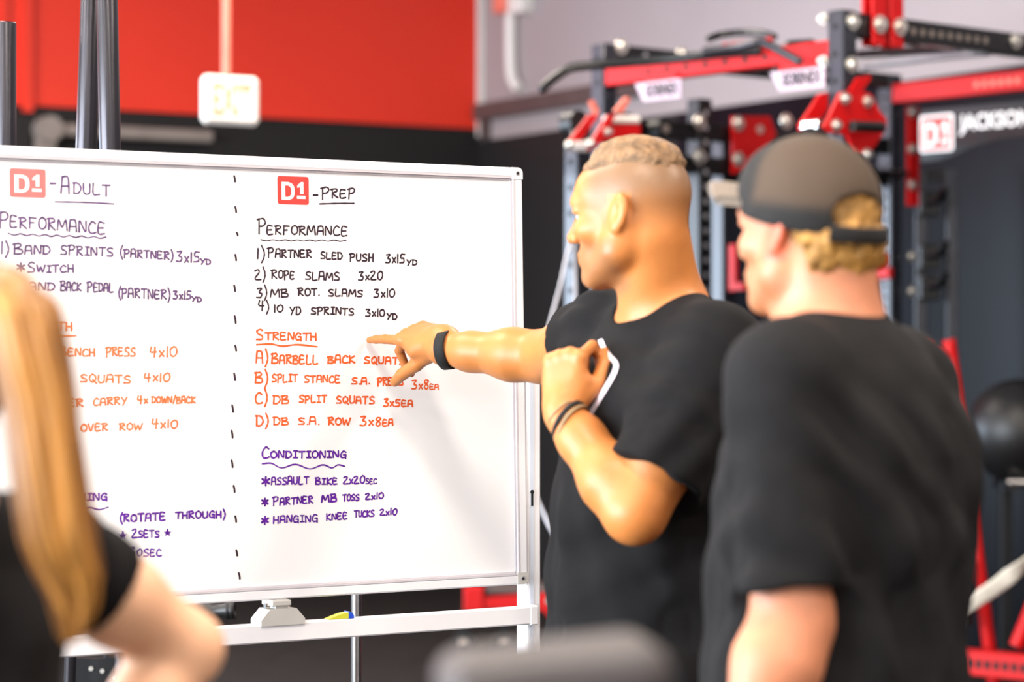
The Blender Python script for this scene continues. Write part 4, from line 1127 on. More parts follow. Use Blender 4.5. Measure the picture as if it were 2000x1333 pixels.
def basis(f, l):
    f = unit(f); l = np.asarray(l, float); l = unit(l-f*(l@f)); return f, l, np.cross(f, l)
def rnoise(seed, scale, n=7):
    """cheap smooth noise: a sum of warped sines"""
    rg = np.random.RandomState(seed); Wv = rg.normal(size=(n, 3))*scale; ph = rg.uniform(0, 6.28, n); W2 = rg.normal(size=(n, 3))*scale*.5
    def f(P):
        s = 0
        for i in range(n): s = s+np.sin(P@Wv[i]+ph[i]+1.3*np.sin(P@W2[i]+2*ph[i]))
        return s/n
    return f

class Head:
    """skull, face, ears and neck in the head's own axes (forward, left, up)"""
    def __init__(s, c, f, l, sc=1.0): s.c = np.asarray(c, float); s.f, s.l, s.u = basis(f, l); s.R = np.stack([s.f, s.l, s.u], 1); s.s = sc
    def p(s, a, b, c): return s.c+s.s*(a*s.f+b*s.l+c*s.u)
    def loc(s, P): return ((P-s.c)@s.R)/s.s
    def build(s, F, fem=False, jaw=1.0):
        q = s.s; E = lambda c, r, k=0.02, sub=False, R=None: F.ell(s.p(*c), s.R if R is None else R, np.array(r)*q, k*q, sub)
        E((-.016, 0, .036), (.097, .077, .084))
        E((.022, 0, -.012), (.068, .064, .088), .025)
        E((.052, 0, .045), (.042, .056, .045), .03)
        for sd in (1, -1):
            F.cone(s.p(.004, sd*.056*jaw, -.062), s.p(.066, sd*.016*jaw, -.104), .022*q, .017*q, .028*q)
            F.cone(s.p(-.008, sd*.058, -.02), s.p(.004, sd*.055*jaw, -.066), .02*q, .02*q, .028*q)
            E((.058, sd*.046, -.022), (.026, .018, .018), .025)
        E((.035, 0, -.078), (.052, .042, .034), .025)
        E((.064, 0, -.062), (.030, .036, .032), .02)
        E((.079, 0, -.104), (.016, .018, .015), .018)                      # chin
        F.cone(s.p(.083, .034, .026), s.p(.083, -.034, .026), .012*q, .012*q, .02*q)   # brow
        for sd in (1, -1): E((.103, sd*.033, .006), (.02, .021, .013), .012, True)      # eye sockets
        for sd in (1, -1): E((.0815, sd*.033, .012), (.012, .017, .006), .006)           # upper lids
        F.cone(s.p(.088, 0, .014), s.p(.112, 0, -.03), .008*q, .0115*q, .012*q)          # nose
        for sd in (1, -1): F.ball(s.p(.101, sd*.0115, -.034), .0085*q, .007*q)
        for sd in (1, -1): F.ball(s.p(.104, sd*.006, -.043), .0042*q, .004*q, True)
        F.cone(s.p(.0905, .02, -.0625), s.p(.0905, -.02, -.0625), .006*q, .006*q, .006*q)
        F.ball(s.p(.095, 0, -.062), .0065*q, .008*q)
        F.cone(s.p(.089, .017, -.0745), s.p(.089, -.017, -.0745), .007*q, .007*q, .006*q)
        F.cone(s.p(.0995, .016, -.0685), s.p(.0995, -.016, -.0685), .0016*q, .0016*q, .003*q, True)
        for sd in (1, -1):                                                              # ears
            R = np.stack(basis(unit(s.f*.9+s.u*.2-s.l*sd*.42), s.l), 1)
            F.ell(s.p(-.016, sd*.083, .0), R, np.array((.019, .0085, .032))*q, .008*q)
            F.ball(s.p(-.008, sd*.079, -.027), .0085*q, .008*q)
            F.ell(s.p(-.009, sd*.0915, .002), R, np.array((.0095, .0075, .018))*q, .004*q, True)
    def eyes(s, parent):
        for sd in (1, -1):
            b = MB(WA); b.ball(s.p(.0765, sd*.032, .006), .0118*s.s, 16); b.build('eye', [M['eye']], parent)

def arm(F, S, E_, Wr, r, k=0.025):
    """upper arm and forearm with their muscle swell; r = (shoulder, mid upper, elbow, forearm, wrist)"""
    S, E_, Wr = (np.asarray(q, float) for q in (S, E_, Wr))
    m = S+(E_-S)*.5; F.cone(S, m, r[0], r[1], k); F.cone(m, E_, r[1], r[2], k)
    g = E_+(Wr-E_)*.3; g2 = E_+(Wr-E_)*.72
    F.cone(E_, g, r[2]*.96, r[3], k); F.cone(g, g2, r[3], (r[3]+r[4])/2.1, k); F.cone(g2, Wr, (r[3]+r[4])/2.1, r[4], k)

class Hand:
    """palm with four separate fingers and a thumb; axes d (to the knuckles), s (thumb side), n (back of the hand)"""
    def __init__(s, w, d, th, sc=1.0): s.w = np.asarray(w, float); s.d, s.s, n = basis(d, th); s.n = n; s.q = sc; s.flip = 1
    def p(s, a, b, c): return s.w+s.q*(a*s.d+b*s.s+c*s.n)
    def build(s, F, fingers, thumb, back=1):
        """fingers: four lists of bends (degrees at the three joints), index first; thumb: points in hand axes"""
        s.n = s.n*back
        q = s.q
        xs = [.028, .0095, -.0095, -.027]; ln = [(.044, .027, .021), (.048, .031, .022), (.045, .028, .021), (.036, .021, .019)]
        kn = [.092, .095, .09, .083]
        F.cone(s.p(-.012, 0.004, 0), s.p(.02, .004, 0), .027*q, .026*q, .015*q)
        for i in range(4):
            F.cone(s.p(.012, xs[i]*.6, -.001), s.p(kn[i]-.006, xs[i], 0), .0155*q, .0125*q, .014*q)
        F.ell(s.p(.05, 0, -.003), np.stack([s.d, s.s, s.n], 1), np.array((.046, .038, .016))*q, .014*q)
        F.chain([s.p(.02, .022, -.008), s.p(.05, .036, -.014)], [.017*q, .014*q], .014*q)
        for i in range(4):
            a = 0.0; p = np.array([kn[i], xs[i], 0.0]); pts = [p.copy()]
            spread = (1.5-i)*fingers[i][3] if len(fingers[i]) > 3 else 0
            for k in range(3):
                a += math.radians(fingers[i][k]); L = ln[i][k]
                p = p+L*np.array([math.cos(a)*math.cos(math.radians(spread)), math.sin(math.radians(spread)), -math.sin(a)]); pts.append(p.copy())
            F.chain([s.p(*t) for t in pts], [.0102*q, .0092*q, .0083*q, .0068*q], .005*q)
            F.ball(s.p(kn[i], xs[i], .003), .0112*q, .008*q)
            s.tip = s.p(*pts[-1]) if i == 0 else s.tip
        F.chain([s.p(*t) for t in thumb], [.0155*q, .0135*q, .0122*q, .0098*q][:len(thumb)], .007*q)

def trunk(F, L, rows, k=0.035):
    """rows: (centre, half-width, half-depth) from the hips up"""
    for (c0, a0, b0), (c1, a1, b1) in zip(rows[:-1], rows[1:]):
        F.ecap(np.asarray(c0, float), np.asarray(c1, float), L, (a0, b0), (a1, b1), k)
def legs(F, pel, fw, L, stance, r=(.085, .058, .042), pad=0.0, foot=True, ztop=None):
    pel = np.asarray(pel, float)
    for sd in (1, -1):
        h = pel+L*sd*.085+np.array([0, 0, -.03]); kn = pel+L*sd*(.085+stance*.5)+fw*.015; kn[2] = .49
        an = pel+L*sd*(.085+stance)-fw*.03; an[2] = .09
        F.cone(h, kn, r[0]+pad, r[1]+pad, .03)
        F.cone(kn, kn+(an-kn)*.35, r[1]+pad, r[1]+.002+pad, .02); F.cone(kn+(an-kn)*.35, an, r[1]+.002+pad, r[2]*.85+pad, .02)
        if foot: F.cone(an+np.array([0, 0, -.04]), an+fw*.15+np.array([0, 0, -.055]), .035, .03, .02)
def shoes(parent, pel, fw, L, stance):
    pel = np.asarray(pel, float)
    for sd in (1, -1):
        an = pel+L*sd*(.085+stance)-fw*.03; an[2] = 0
        F = Field(); F.cone(an-fw*.02+[0, 0, .05], an+fw*.15+[0, 0, .04], .046, .042, .02); F.cone(an+[0, 0, .06], an+[0, 0, .1], .045, .05, .02)
        F.clip = lambda P: np.maximum(-P[:, 2], P[:, 2]-.12)
        V, Q = F.mesh(an-[.3, .3, .02], an+[.3, .3, .16], .008)
        link_mesh('shoe', WA(V), Q, M['shoe'], parent, smooth=True)
def field_obj(F, lo, hi, v, name, mat, parent, attrs=None):
    V, Q = F.mesh(lo, hi, v)
    at = {k: f(V) for k, f in (attrs or {}).items()}
    o = link_mesh(name, WA(V), Q, mat, parent, smooth=True, attrs=at)
    return o
def sstep(a, b, x):
    t = np.clip((x-a)/(b-a), 0, 1); return t*t*(3-2*t)
def ring(c, ax, u, ru, rv, w, t, mat, parent, name, xf=WA, n=40):
    """flat band round a limb: oval of half-axes ru, rv about axis ax, width w, thickness t"""
    ax = unit(ax); u = unit(np.asarray(u, float)-ax*np.dot(u, ax)); v = np.cross(ax, u)
    b = MB(xf); V = []
    for k in range(n):
        a = 2*PI*k/n; e = math.cos(a)*ru*u+math.sin(a)*rv*v; o = unit(e)
        for h, r in ((-w/2, 0), (-w/2*.8, t), (w/2*.8, t), (w/2, 0)): V.append(np.asarray(c)+e+o*r+ax*h)
    F = []
    for k in range(n):
        j = (k+1) % n
        for m in range(3): F.append((k*4+m, j*4+m, j*4+m+1, k*4+m+1))
        F.append((k*4+3, j*4+3, j*4, k*4))
    b.add(V, F, True)
    return b.build(name, [mat], parent)
UP = np.array([0, 0, 1.0])
def folds(specs):
    """cloth creases: each (axis direction across the fold, wavelength, height, centre, reach)"""
    nz = rnoise(5, 9)
    def f(P):
        s = 0
        wob = nz(P)
        for ax, wl, h, c, reach in specs:
            ax = unit(ax); x = (P@ax)/wl*2*PI+2.0*wob
            m = np.exp(-((P-np.asarray(c))**2).sum(1)/reach**2) if reach else 1.0
            s = s+1.6*h*m*(np.sin(x*.5)**2-.5)
        return np.minimum(s, .0035)
    return f

# ------------------------------------------------------------------ the man pointing at the board
def man_pointing():
    L = unit([.1955, -.32, 0]); F1 = np.array([L[1], -L[0], 0])            # left side, chest direction
    SR = pt(1190, 648, 4.5); SL = pt(1403, 688, 4.16)
    Mid = (SR+SL)/2; Mid[2] = 1.475
    pel = np.array([.232, 4.36, .95])
    root = thing('person', tuple(W((pel[0], pel[1], 0))), 'man with short brown hair in a black t-shirt pointing at the whiteboard', 'person', None)
    ya = math.radians(27)
    hd = Head(pt(1231, 420, 4.29), (-math.cos(ya), math.sin(ya), -.06), (-math.sin(ya), -math.cos(ya), 0), 1.02)
    neck0 = Mid+F1*.0+np.array([0, 0, .03])
    rows = [(pel+[0, 0, -.06], .165, .12), (pel+[0, 0, .1], .155, .118), (pel+(Mid-pel)*.45+F1*.01, .155, .12), (Mid+[0, 0, -.2]+F1*.012, .178, .125),
            (Mid+[0, 0, -.1]+F1*.012, .185, .122), (Mid+[0, 0, -.015], .15, .09)]
    rows = [(np.asarray(c, float), a, b) for c, a, b in rows]
    EL, WL = pt(1240, 1000, 4.09), pt(1095, 800, 4.21)
    ER, WR = pt(1062, 696, 4.79), None
    tip = np.array(pt(722, 661, 5.0)); 
    # the finger tip rests just off the board: solve its depth
    for dd in np.linspace(4.7, 5.2, 501):
        p = pt(722, 661, dd); w_ = np.array(W(p))
        if np.dot(w_-b_o, b_n) < 0.012: tip = p; break
    WR = pt(864, 682, 4.90)
    F = Field()
    trunk(F, L, rows, .04)
    for S in (SL, SR): F.ball(S+[0, 0, -.01], .066, .05)
    for S, sd in ((SL, 1), (SR, -1)):
        F.cone(neck0-L*sd*-.03+[0, 0, .02]-F1*.02, S+(Mid-S)*.25+[0, 0, .015], .052, .05, .05)
        F.ell(Mid+F1*.085+L*sd*.085+[0, 0, -.12], np.stack([F1, L, UP], 1), (.06, .085, .07), .04)
    arm(F, SL, EL, WL, (.068, .068, .052, .053, .029))
    mL = SL+(EL-SL)*.55; F.ell(mL+unit(np.cross(EL-SL, L))*.012, np.stack(basis(EL-SL, L), 1), (.09, .05, .052), .03)
    arm(F, SR, ER, WR, (.066, .06, .05, .05, .027))
    F.cone(neck0+[0, 0, -.03], hd.p(-.025, 0, -.05), .066, .062, .035)
    F.cone(neck0-F1*.03+[0, 0, 0], hd.p(-.05, 0, -.02), .055, .05, .04)
    legs(F, pel, F1, L, .06)
    hd.build(F, jaw=1.05)
    # pointing hand: back up, thumb hanging on the camera side
    d = unit(tip-WR); s0 = unit(np.cross(UP, d)); u0 = np.cross(d, s0)
    ph = math.radians(27); th = s0*math.cos(ph)-u0*math.sin(ph)
    d2 = unit(d+UP*.015-s0*.02)
    H1 = Hand(WR, d2, th, 1.06)
    n_back = np.cross(H1.d, H1.s)
    bk = 1 if n_back[2] > 0 else -1
    # nudge the wrist so that the straight index ends at the tip
    probe = Field(); fing = [(4, 5, 3), (50, 50, 22), (62, 88, 55), (72, 92, 58)]
    H1.build(probe, fing, [(.02, .03, -.01), (.05, .06, -.02), (.08, .075, -.03)], bk)
    H1 = Hand(WR+(tip-H1.tip)*.9, d2, th, 1.06)
    H1.build(F, fing, [(.016, .018, -.014), (.056, .036, -.044), (.094, .046, -.066), (.120, .047, -.086)], bk)
    F.cone(H1.p(.03, .018, -.022), H1.p(.066, .026, -.018), .019, .013, .016)
    F.cone(WR, H1.p(0, 0, 0), .027, .026, .02)
    # left hand: loose fist held up before the chest, thumb on the bent index
    H2 = Hand(WL, unit([.10, .10, 1]), (.86, -.5, 0), 1.04)
    nb = np.cross(H2.d, H2.s); bk2 = 1 if nb[1] < 0 else -1
    H2.build(F, [(58, 62, 38), (82, 88, 50), (86, 88, 50), (88, 86, 50)], [(.02, .03, -.014), (.052, .05, -.03), (.086, .048, -.05), (.108, .036, -.066)], bk2)
    hair = lambda V: (lambda q: sstep(-.045, .02, q[:, 2])*sstep(.082, .025, q[:, 0])*(0.5+.45*sstep(.0, .06, q[:, 2])) * (np.abs(q[:, 1]) < .2) * (q[:, 2] > -.12) * sstep(-.035, -.01, q[:, 2]+(.02-q[:, 0])*.15)*(1-(np.abs(q[:, 0]+.014) < .022)*(q[:, 2] < .034)*(np.abs(q[:, 1]) > .07)))(hd.loc(V))
    stub = lambda V: (lambda q: sstep(-.03, -.055, q[:, 2])*sstep(-.02, .01, q[:, 0])*sstep(-.15, -.12, q[:, 2]))(hd.loc(V))
    field_obj(F, (-.42, 3.9, -.01), (.56, 5.25, 1.9), .0034, 'body', SKIN1, root, {'hair_mask': hair, 'stubble_mask': stub})
    hd.eyes(root)
    # hair on top
    Hf = Field(); E = lambda c, r: Hf.ell(hd.p(*c), hd.R, np.array(r)*hd.s, .02)
    E((-.014, 0, .04), (.103, .0815, .094)); E((.03, 0, .075), (.062, .062, .046))
    sq_ = lambda n: (lambda P: n(hd.loc(P)*np.array([.35, 1, .6])))
    nz, n2, n3 = sq_(rnoise(3, 330)), sq_(rnoise(4, 120)), sq_(rnoise(8, 55))
    def hclip(P):
        q = hd.loc(P)
        line = .066+.012*sstep(.02, .09, q[:, 0])-.024*sstep(-.02, -.11, q[:, 0])+.011*n2(P)
        return (line-q[:, 2])*hd.s
    Hf.clip = hclip
    Hf.disp = lambda P: .0028*nz(P)+.0035*n2(P)+.004*n3(P)-.004+.018*sstep(.075, .0, -hclip(P))
    field_obj(Hf, hd.c-.17, hd.c+.19, .003, 'hair', M['hair_brown'], root)
    # t-shirt
    S = Field()
    pad = [.032, .03, .024, .018, .014, .012]
    rr = [(c, a+p, b+p) for (c, a, b), p in zip(rows, pad)]
    rr = [(rows[0][0]+np.array([0, 0, -.10])-F1*.0, .198, .155)]+rr
    trunk(S, L, rr, .04)
    for S_ in (SL, SR): S.ball(S_+[0, 0, -.006], .078, .05)
    for S_, sd in ((SL, 1), (SR, -1)):
        S.cone(neck0+L*sd*.04-F1*.02+[0, 0, .005], S_+(Mid-S_)*.25+[0, 0, .02], .058, .06, .05)
        S.ell(Mid+F1*.09+L*sd*.085+[0, 0, -.12], np.stack([F1, L, UP], 1), (.068, .095, .08), .04)
    def sleeve(S, a, b, t, r0, r1):
        ax = unit(b-a); e = a+(b-a)*t
        S.put(lambda P: np.maximum(_cone(P, a, a+(b-a)*(t+.25), r0, r1), (P-e)@ax), .03)
    sleeve(S, SL, EL, .77, .084, .088); sleeve(S, SR, ER, .40, .08, .078)
    S.cone(neck0+F1*.012+[0, 0, .004], neck0+F1*.03+[0, 0, .16], .069, .08, .012, True)
    mid_b = pel+(Mid-pel)*.25
    S.disp = folds([(F1+L*.5, .075, .010, pel+[0, 0, .05]+F1*.1, .26), (L*1.0+UP*.25, .085, .007, pel+[0, 0, .12]+L*.1, .3), (UP+F1*.8-L*.3, .07, .009, SL+(EL-SL)*.6, .11),
                    (UP*.8+F1*-.6, .06, .008, SL+[0, 0, -.06]+F1*.06, .10), (UP+F1, .09, .008, Mid+[0, 0, -.35]+F1*.1, .16), (UP*.7-F1*.5, .05, .006, SR+F1*.04, .09)])
    hemz = .835
    S.clip = lambda P: hemz-P[:, 2]+.008*np.sin(P[:, 0]*40)
    shirt = field_obj(S, (-.1, 4.0, .8), (.62, 4.8, 1.62), .0045, 't_shirt', M['cotton_black'], root)
    # ribbed collar
    cc = neck0+F1*.014+[0, 0, .012]
    # white line print on the chest: follows the cloth
    def on_shirt(px, py):
        dv = pt(px, py, 1.0)-np.array([0, 0, CAM_Z]); o = np.array([0, 0, CAM_Z])
        t = np.linspace(3.95, 4.75, 400); Pp = o+t[:, None]*dv; D = S.eval(Pp)
        i = np.argmax(D < 0)
        return Pp[i]+(o-Pp[i])/np.linalg.norm(o-Pp[i])*.004 if D[i] < 0 else None
    def print_line(pxs, w):
        b = MB(WA); V = []
        pts = [q for q in spline([(x, y) for x, y in pxs], 6)]
        for i, q in enumerate(pts):
            t = unit(pts[min(i+1, len(pts)-1)]-pts[max(i-1, 0)]); nn = np.array([-t[1], t[0]])
            for sgn in (1, -1):
                r = on_shirt(*(q+nn*w*sgn*.5)); V.append(r)
        n = len(pts); Fc = [(2*i, 2*i+1, 2*i+3, 2*i+2) for i in range(n-1) if all(V[j] is not None for j in (2*i, 2*i+1, 2*i+2, 2*i+3))]
        V = [v if v is not None else np.zeros(3)+[0, 4.2, 1.3] for v in V]
        b.add(V, Fc, True); return b
    b1 = print_line([(1172, 662), (1180, 680), (1192, 696), (1201, 706), (1203, 716), (1196, 734), (1176, 768), (1162, 792), (1150, 812)], 9)
    b2 = print_line([(1173, 728), (1164, 746), (1154, 766), (1144, 786)], 6)
    for b, nm in ((b1, 'shirt_print'), (b2, 'shirt_print')): b.build(nm, [M['print_white']], shirt)['label'] = 'white line print'
    # shorts and shoes
    T_ = Field(); trunk(T_, L, [(pel+np.array([0, 0, -.12]), .172, .135), (pel+np.array([0, 0, .06]), .165, .128)], .03); legs(T_, pel, F1, L, .06, pad=.022, foot=False)
    T_.clip = lambda P: np.maximum(.42-P[:, 2], P[:, 2]-1.02)
    field_obj(T_, (-.1, 4.0, .4), (.55, 4.75, 1.06), .009, 'shorts', M['trouser'], root)
    shoes(root, pel, F1, L, .06)
    # wrist bands
    axr = unit(ER-WR); cr = WR+axr*.0+axr*.012
    ring(cr, axr+np.array([-.0, 0, .16]), UP, .037, .036, .025, .003, M['band_black'], root, 'wristband')['label'] = 'wide black woven wristband'
    axl = unit(EL-WL); cl = WL+axl*.03
    ring(cl, axl+np.array([.35, -.1, .1]), L, .041, .038, .009, .0035, M['band_black'], root, 'wristband')['label'] = 'thin black wristband'
    ring(cl+axl*.012, axl+np.array([.42, -.1, .1]), L, .0435, .040, .006, .003, M['band_gold'], root, 'bracelet')['label'] = 'tan bracelet'
    ring(cl-axl*.018, axl+np.array([.1, 0, 0]), L, .0355, .034, .004, .0016, M['band_gold'], root, 'bracelet')
man_pointing()

# ------------------------------------------------------------------ the man in the cap, seen from behind
def man_in_cap():
    F2 = unit([-.72, .70, 0]); L = np.array([-F2[1], F2[0], 0])
    SL, SR = pt(1532, 738, 3.235), pt(1762, 752, 3.51)
    Mid = (SL+SR)/2; pel = np.array([.45, 3.37, .92])
    root = thing('person', tuple(W((pel[0], pel[1], 0))), 'man with backward-peeking fair hair in charcoal t-shirt and dark cap, back to the viewer', 'person')
    root['label'] = 'man in a dark cap and charcoal t-shirt standing with his back to the viewer'
    hd = Head(pt(1572, 452, 3.41), (F2[0], F2[1]+.03, .02), L, .95)
    cf = unit([-.58, .81, .02]); hc_ = Head(hd.c, cf, np.array([-cf[1], cf[0], 0]), .95)
    neck0 = Mid+F2*.04+[0, 0, .04]
    rows = [(pel+[0, 0, -.06], .172, .125), (pel+[0, 0, .1], .162, .122), (pel+(Mid-pel)*.45+F2*.005, .165, .122), (Mid+[0, 0, -.2], .185, .125),
            (Mid+[0, 0, -.1], .185, .118), (Mid+[0, 0, -.01], .15, .085)]
    rows = [(np.asarray(c, float), a, b) for c, a, b in rows]
    EL, WL = pt(1548, 1215, 3.19), pt(1446, 1490, 3.14)
    ER = SR+F2*.10-L*.015+np.array([0, 0, -.275]); WR = ER+F2*.13+L*.02+np.array([0, 0, -.21])
    F = Field(); trunk(F, L, rows, .04)
    for S in (SL, SR): F.ball(S+[0, 0, -.01], .062, .05)
    for S, sd in ((SL, 1), (SR, -1)): F.cone(neck0+L*sd*.03-F2*.02+[0, 0, .01], S+(Mid-S)*.25+[0, 0, .012], .052, .048, .05)
    arm(F, SL, EL, WL, (.062, .06, .052, .056, .031)); arm(F, SR, ER, WR, (.062, .058, .05, .052, .03))
    F.cone(neck0+[0, 0, -.04], hd.p(-.025, 0, -.045), .072, .066, .035)
    F.cone(neck0-F2*.03+[0, 0, -.02], hd.p(-.05, 0, -.01), .06, .052, .04)
    legs(F, pel, F2, L, .07)
    hd.build(F, jaw=1.04)
    for Wp, E_, sgn in ((WL, EL, 1), (WR, ER, -1)):
        d = unit(Wp-E_); Hh = Hand(Wp, d, F2*1.0+UP*.2, 1.03); nb = np.cross(Hh.d, Hh.s)
        bk = 1 if float(nb@(L*sgn)) > 0 else -1
        Hh.build(F, [(18, 25, 14), (24, 30, 18), (28, 34, 20), (32, 36, 22)], [(.02, .03, -.01), (.05, .048, -.02), (.08, .054, -.026), (.102, .052, -.03)], bk)
    em = lambda V: (lambda q: sstep(.072, .08, np.abs(q[:, 1]))*(np.abs(q[:, 2]) < .045)*(np.abs(q[:, 0]+.016) < .035))(hd.loc(V))
    hm = lambda V: (lambda q: sstep(.0, -.03, q[:, 0])*sstep(-.075, -.03, q[:, 2]))(hd.loc(V))
    stub = lambda V: (lambda q: sstep(-.02, -.05, q[:, 2])*sstep(-.02, .015, q[:, 0])*sstep(-.15, -.12, q[:, 2]))(hd.loc(V))
    field_obj(F, (.05, 2.95, -.01), (.95, 3.85, 1.86), .0038, 'body', SKIN2, root, {'hair_mask': hm, 'ear_mask': em, 'stubble_mask': stub})
    hd.eyes(root)
    # curly hair under the cap
    Hf = Field(); Hf.ell(hd.p(-.022, 0, .025), hd.R, np.array((.1, .083, .09))*hd.s, .02)
    for k in range(13):
        t = -1.0+2.0*k/12
        for r_, (cc, rr) in enumerate(((-.012, .021), (-.036, .022), (-.056, .016))):
            aa = .094-.010*r_; ph = t+.07*((-1)**(r_+k))
            Hf.ball(hd.p(-.022-aa*math.cos(ph), aa*.84*math.sin(ph), cc+.004*math.sin(5*k+r_)), rr*.8, .01)
    n1, n2 = rnoise(11, 170), rnoise(12, 70)
    Hf.disp = lambda P: .0045*n1(P)+.004*n2(P)
    def hc(P):
        q = hd.loc(P); return np.maximum(q[:, 0]+.034-.2*np.clip(q[:, 2], -.02, .1), np.maximum(-.075-q[:, 2], q[:, 2]-.075))*hd.s
    Hf.clip = hc
    field_obj(Hf, hd.c-.17, hd.c+.17, .003, 'hair', M['hair_gold'], root)
    # cap: crown with an arched opening at the back, strap, brim, button
    C = Field(); C.ell(hc_.p(-.012, 0, .035), hc_.R, np.array((.115, .094, .108))*hc_.s, .02); C.ell(hc_.p(.035, 0, .075), hc_.R, np.array((.07, .07, .055))*hc_.s, .03)
    C.ell(hc_.p(-.122, .0, .024), hc_.R, np.array((.045, .047, .03))*hc_.s, .003, True)
    C.clip = lambda P: (lambda q: (.012+.22*q[:, 0]-q[:, 2])*hc_.s)(hc_.loc(P))
    nz = rnoise(21, 40)
    C.disp = lambda P: .0016*nz(P)
    cm = lambda V: (lambda q: sstep(.03, -.0, q[:, 0])*sstep(.03, .055, q[:, 2]+.12*np.abs(q[:, 0]+.0)))(hc_.loc(V))
    cap = field_obj(C, hd.c-.16, hd.c+.2, .003, 'cap', CAPM, root, {'mesh_mask': cm})
    V = []; Fc = []; nu, nv = 17, 7
    for top in (0, 1):
        for i in range(nu):
            l = -.078+.156*i/(nu-1)
            a0 = .1*math.sqrt(max(0, 1-(l/.094)**2)); a1 = .098+.10*(1-(l/.084)**2)
            for j in range(nv):
                a = a0+(max(a1, a0+.002)-a0)*j/(nv-1)
                V.append(hc_.p(a, l, .062+.10*(a-.09)-3.6*l*l+.010*(top)))
    g = lambda t, i, j: (t*nu+i)*nv+j
    for i in range(nu-1):
        for j in range(nv-1):
            Fc.append((g(1, i, j), g(1, i, j+1), g(1, i+1, j+1), g(1, i+1, j))); Fc.append((g(0, i, j), g(0, i+1, j), g(0, i+1, j+1), g(0, i, j+1)))
        Fc.append((g(0, i, nv-1), g(0, i+1, nv-1), g(1, i+1, nv-1), g(1, i, nv-1)))
    for i in (0, nu-1):
        for j in range(nv-1): Fc.append((g(0, i, j), g(0, i, j+1), g(1, i, j+1), g(1, i, j)))
    b = MB(WA); b.add(V, Fc, True); b.build('brim', [M['cap_brim']], cap)['label'] = 'tan-grey curved brim'
    b = MB(WA); pts = []
    for k in range(19):
        t = -.62+1.24*k/18; pts.append(hc_.p(-.013-.125*math.cos(t), .1*math.sin(t), -.008+.02*(1-math.cos(t))))
    b.tube(pts, 0, 10, flat=(.0115, .0026, hc_.u)); b.build('back_strap', [M['cap']], cap)
    b = MB(WA); b.ball(hc_.p(-.008, 0, .146), .008, 12, (1, 1, .5)); b.build('top_button', [M['cap']], cap)
    # t-shirt
    S = Field(); pad = [.035, .034, .028, .02, .016, .014]
    rr = [(rows[0][0]+np.array([0, 0, -.08]), .208, .165)]+[(c, a+p, b+p) for (c, a, b), p in zip(rows, pad)]
    trunk(S, L, rr, .04)
    for S_ in (SL, SR): S.ball(S_+[0, 0, -.008], .074, .05)
    for S_, sd in ((SL, 1), (SR, -1)):
        S.cone(neck0+L*sd*.035-F2*.02, S_+(Mid-S_)*.25+[0, 0, .016], .056, .057, .05)
        S.ell(Mid-F2*.07+L*sd*.09+[0, 0, -.13], np.stack([F2, L, UP], 1), (.06, .09, .12), .05)
    def sleeve(a, b, t, r0, r1):
        ax = unit(b-a); e = a+(b-a)*t
        S.put(lambda P: np.maximum(_cone(P, a, a+(b-a)*(t+.25), r0, r1), (P-e)@(ax*.9+UP*-.1)), .03)
    sleeve(SL, EL, .86, .075, .076); sleeve(SR, ER, .82, .074, .076)
    nx = unit(hd.p(-.03, 0, -.05)-neck0); S.cone(neck0+nx*.035, neck0+nx*.2, .068, .08, .012, True)
    S.cone(Mid-F2*.03+[0, 0, -.02], neck0-F2*.03+[0, 0, .01], .075, .06, .05)
    S.disp = folds([(L+F2*-.6, .095, .012, pel+[0, 0, .12]-F2*.12, .34), (L*.8-UP*.7, .09, .010, Mid+[0, 0, -.22]-F2*.1+L*.1, .2), (UP*.7-L*.5, .07, .007, SL+[0, 0, -.16], .12),
                    (L*.8+UP*.6, .1, .008, Mid+[0, 0, -.16]-F2*.1-L*.12, .18), (L, .06, .006, SL+[0, 0, -.25]+F2*.05, .12)])
    S.clip = lambda P: .80-P[:, 2]
    field_obj(S, (.08, 2.95, .78), (.92, 3.82, 1.6), .005, 't_shirt', M['cotton_charcoal'], root)
    T_ = Field(); trunk(T_, L, [(pel+np.array([0, 0, -.12]), .178, .14), (pel+np.array([0, 0, .06]), .17, .13)], .03); legs(T_, pel, F2, L, .07, pad=.024, foot=False)
    T_.clip = lambda P: np.maximum(.42-P[:, 2], P[:, 2]-1.0)
    field_obj(T_, (.1, 3.0, .4), (.85, 3.8, 1.04), .009, 'shorts', M['trouser'], root)
    shoes(root, pel, F2, L, .07)
CAPM = mix_attr(material('cap_cloth', lin((22, 20, 19)), 0.85, 0, 0.3, 30, bump=0.3, bscale=400), 'mesh_mask', lin((74, 57, 42)), 0.9)
man_in_cap()

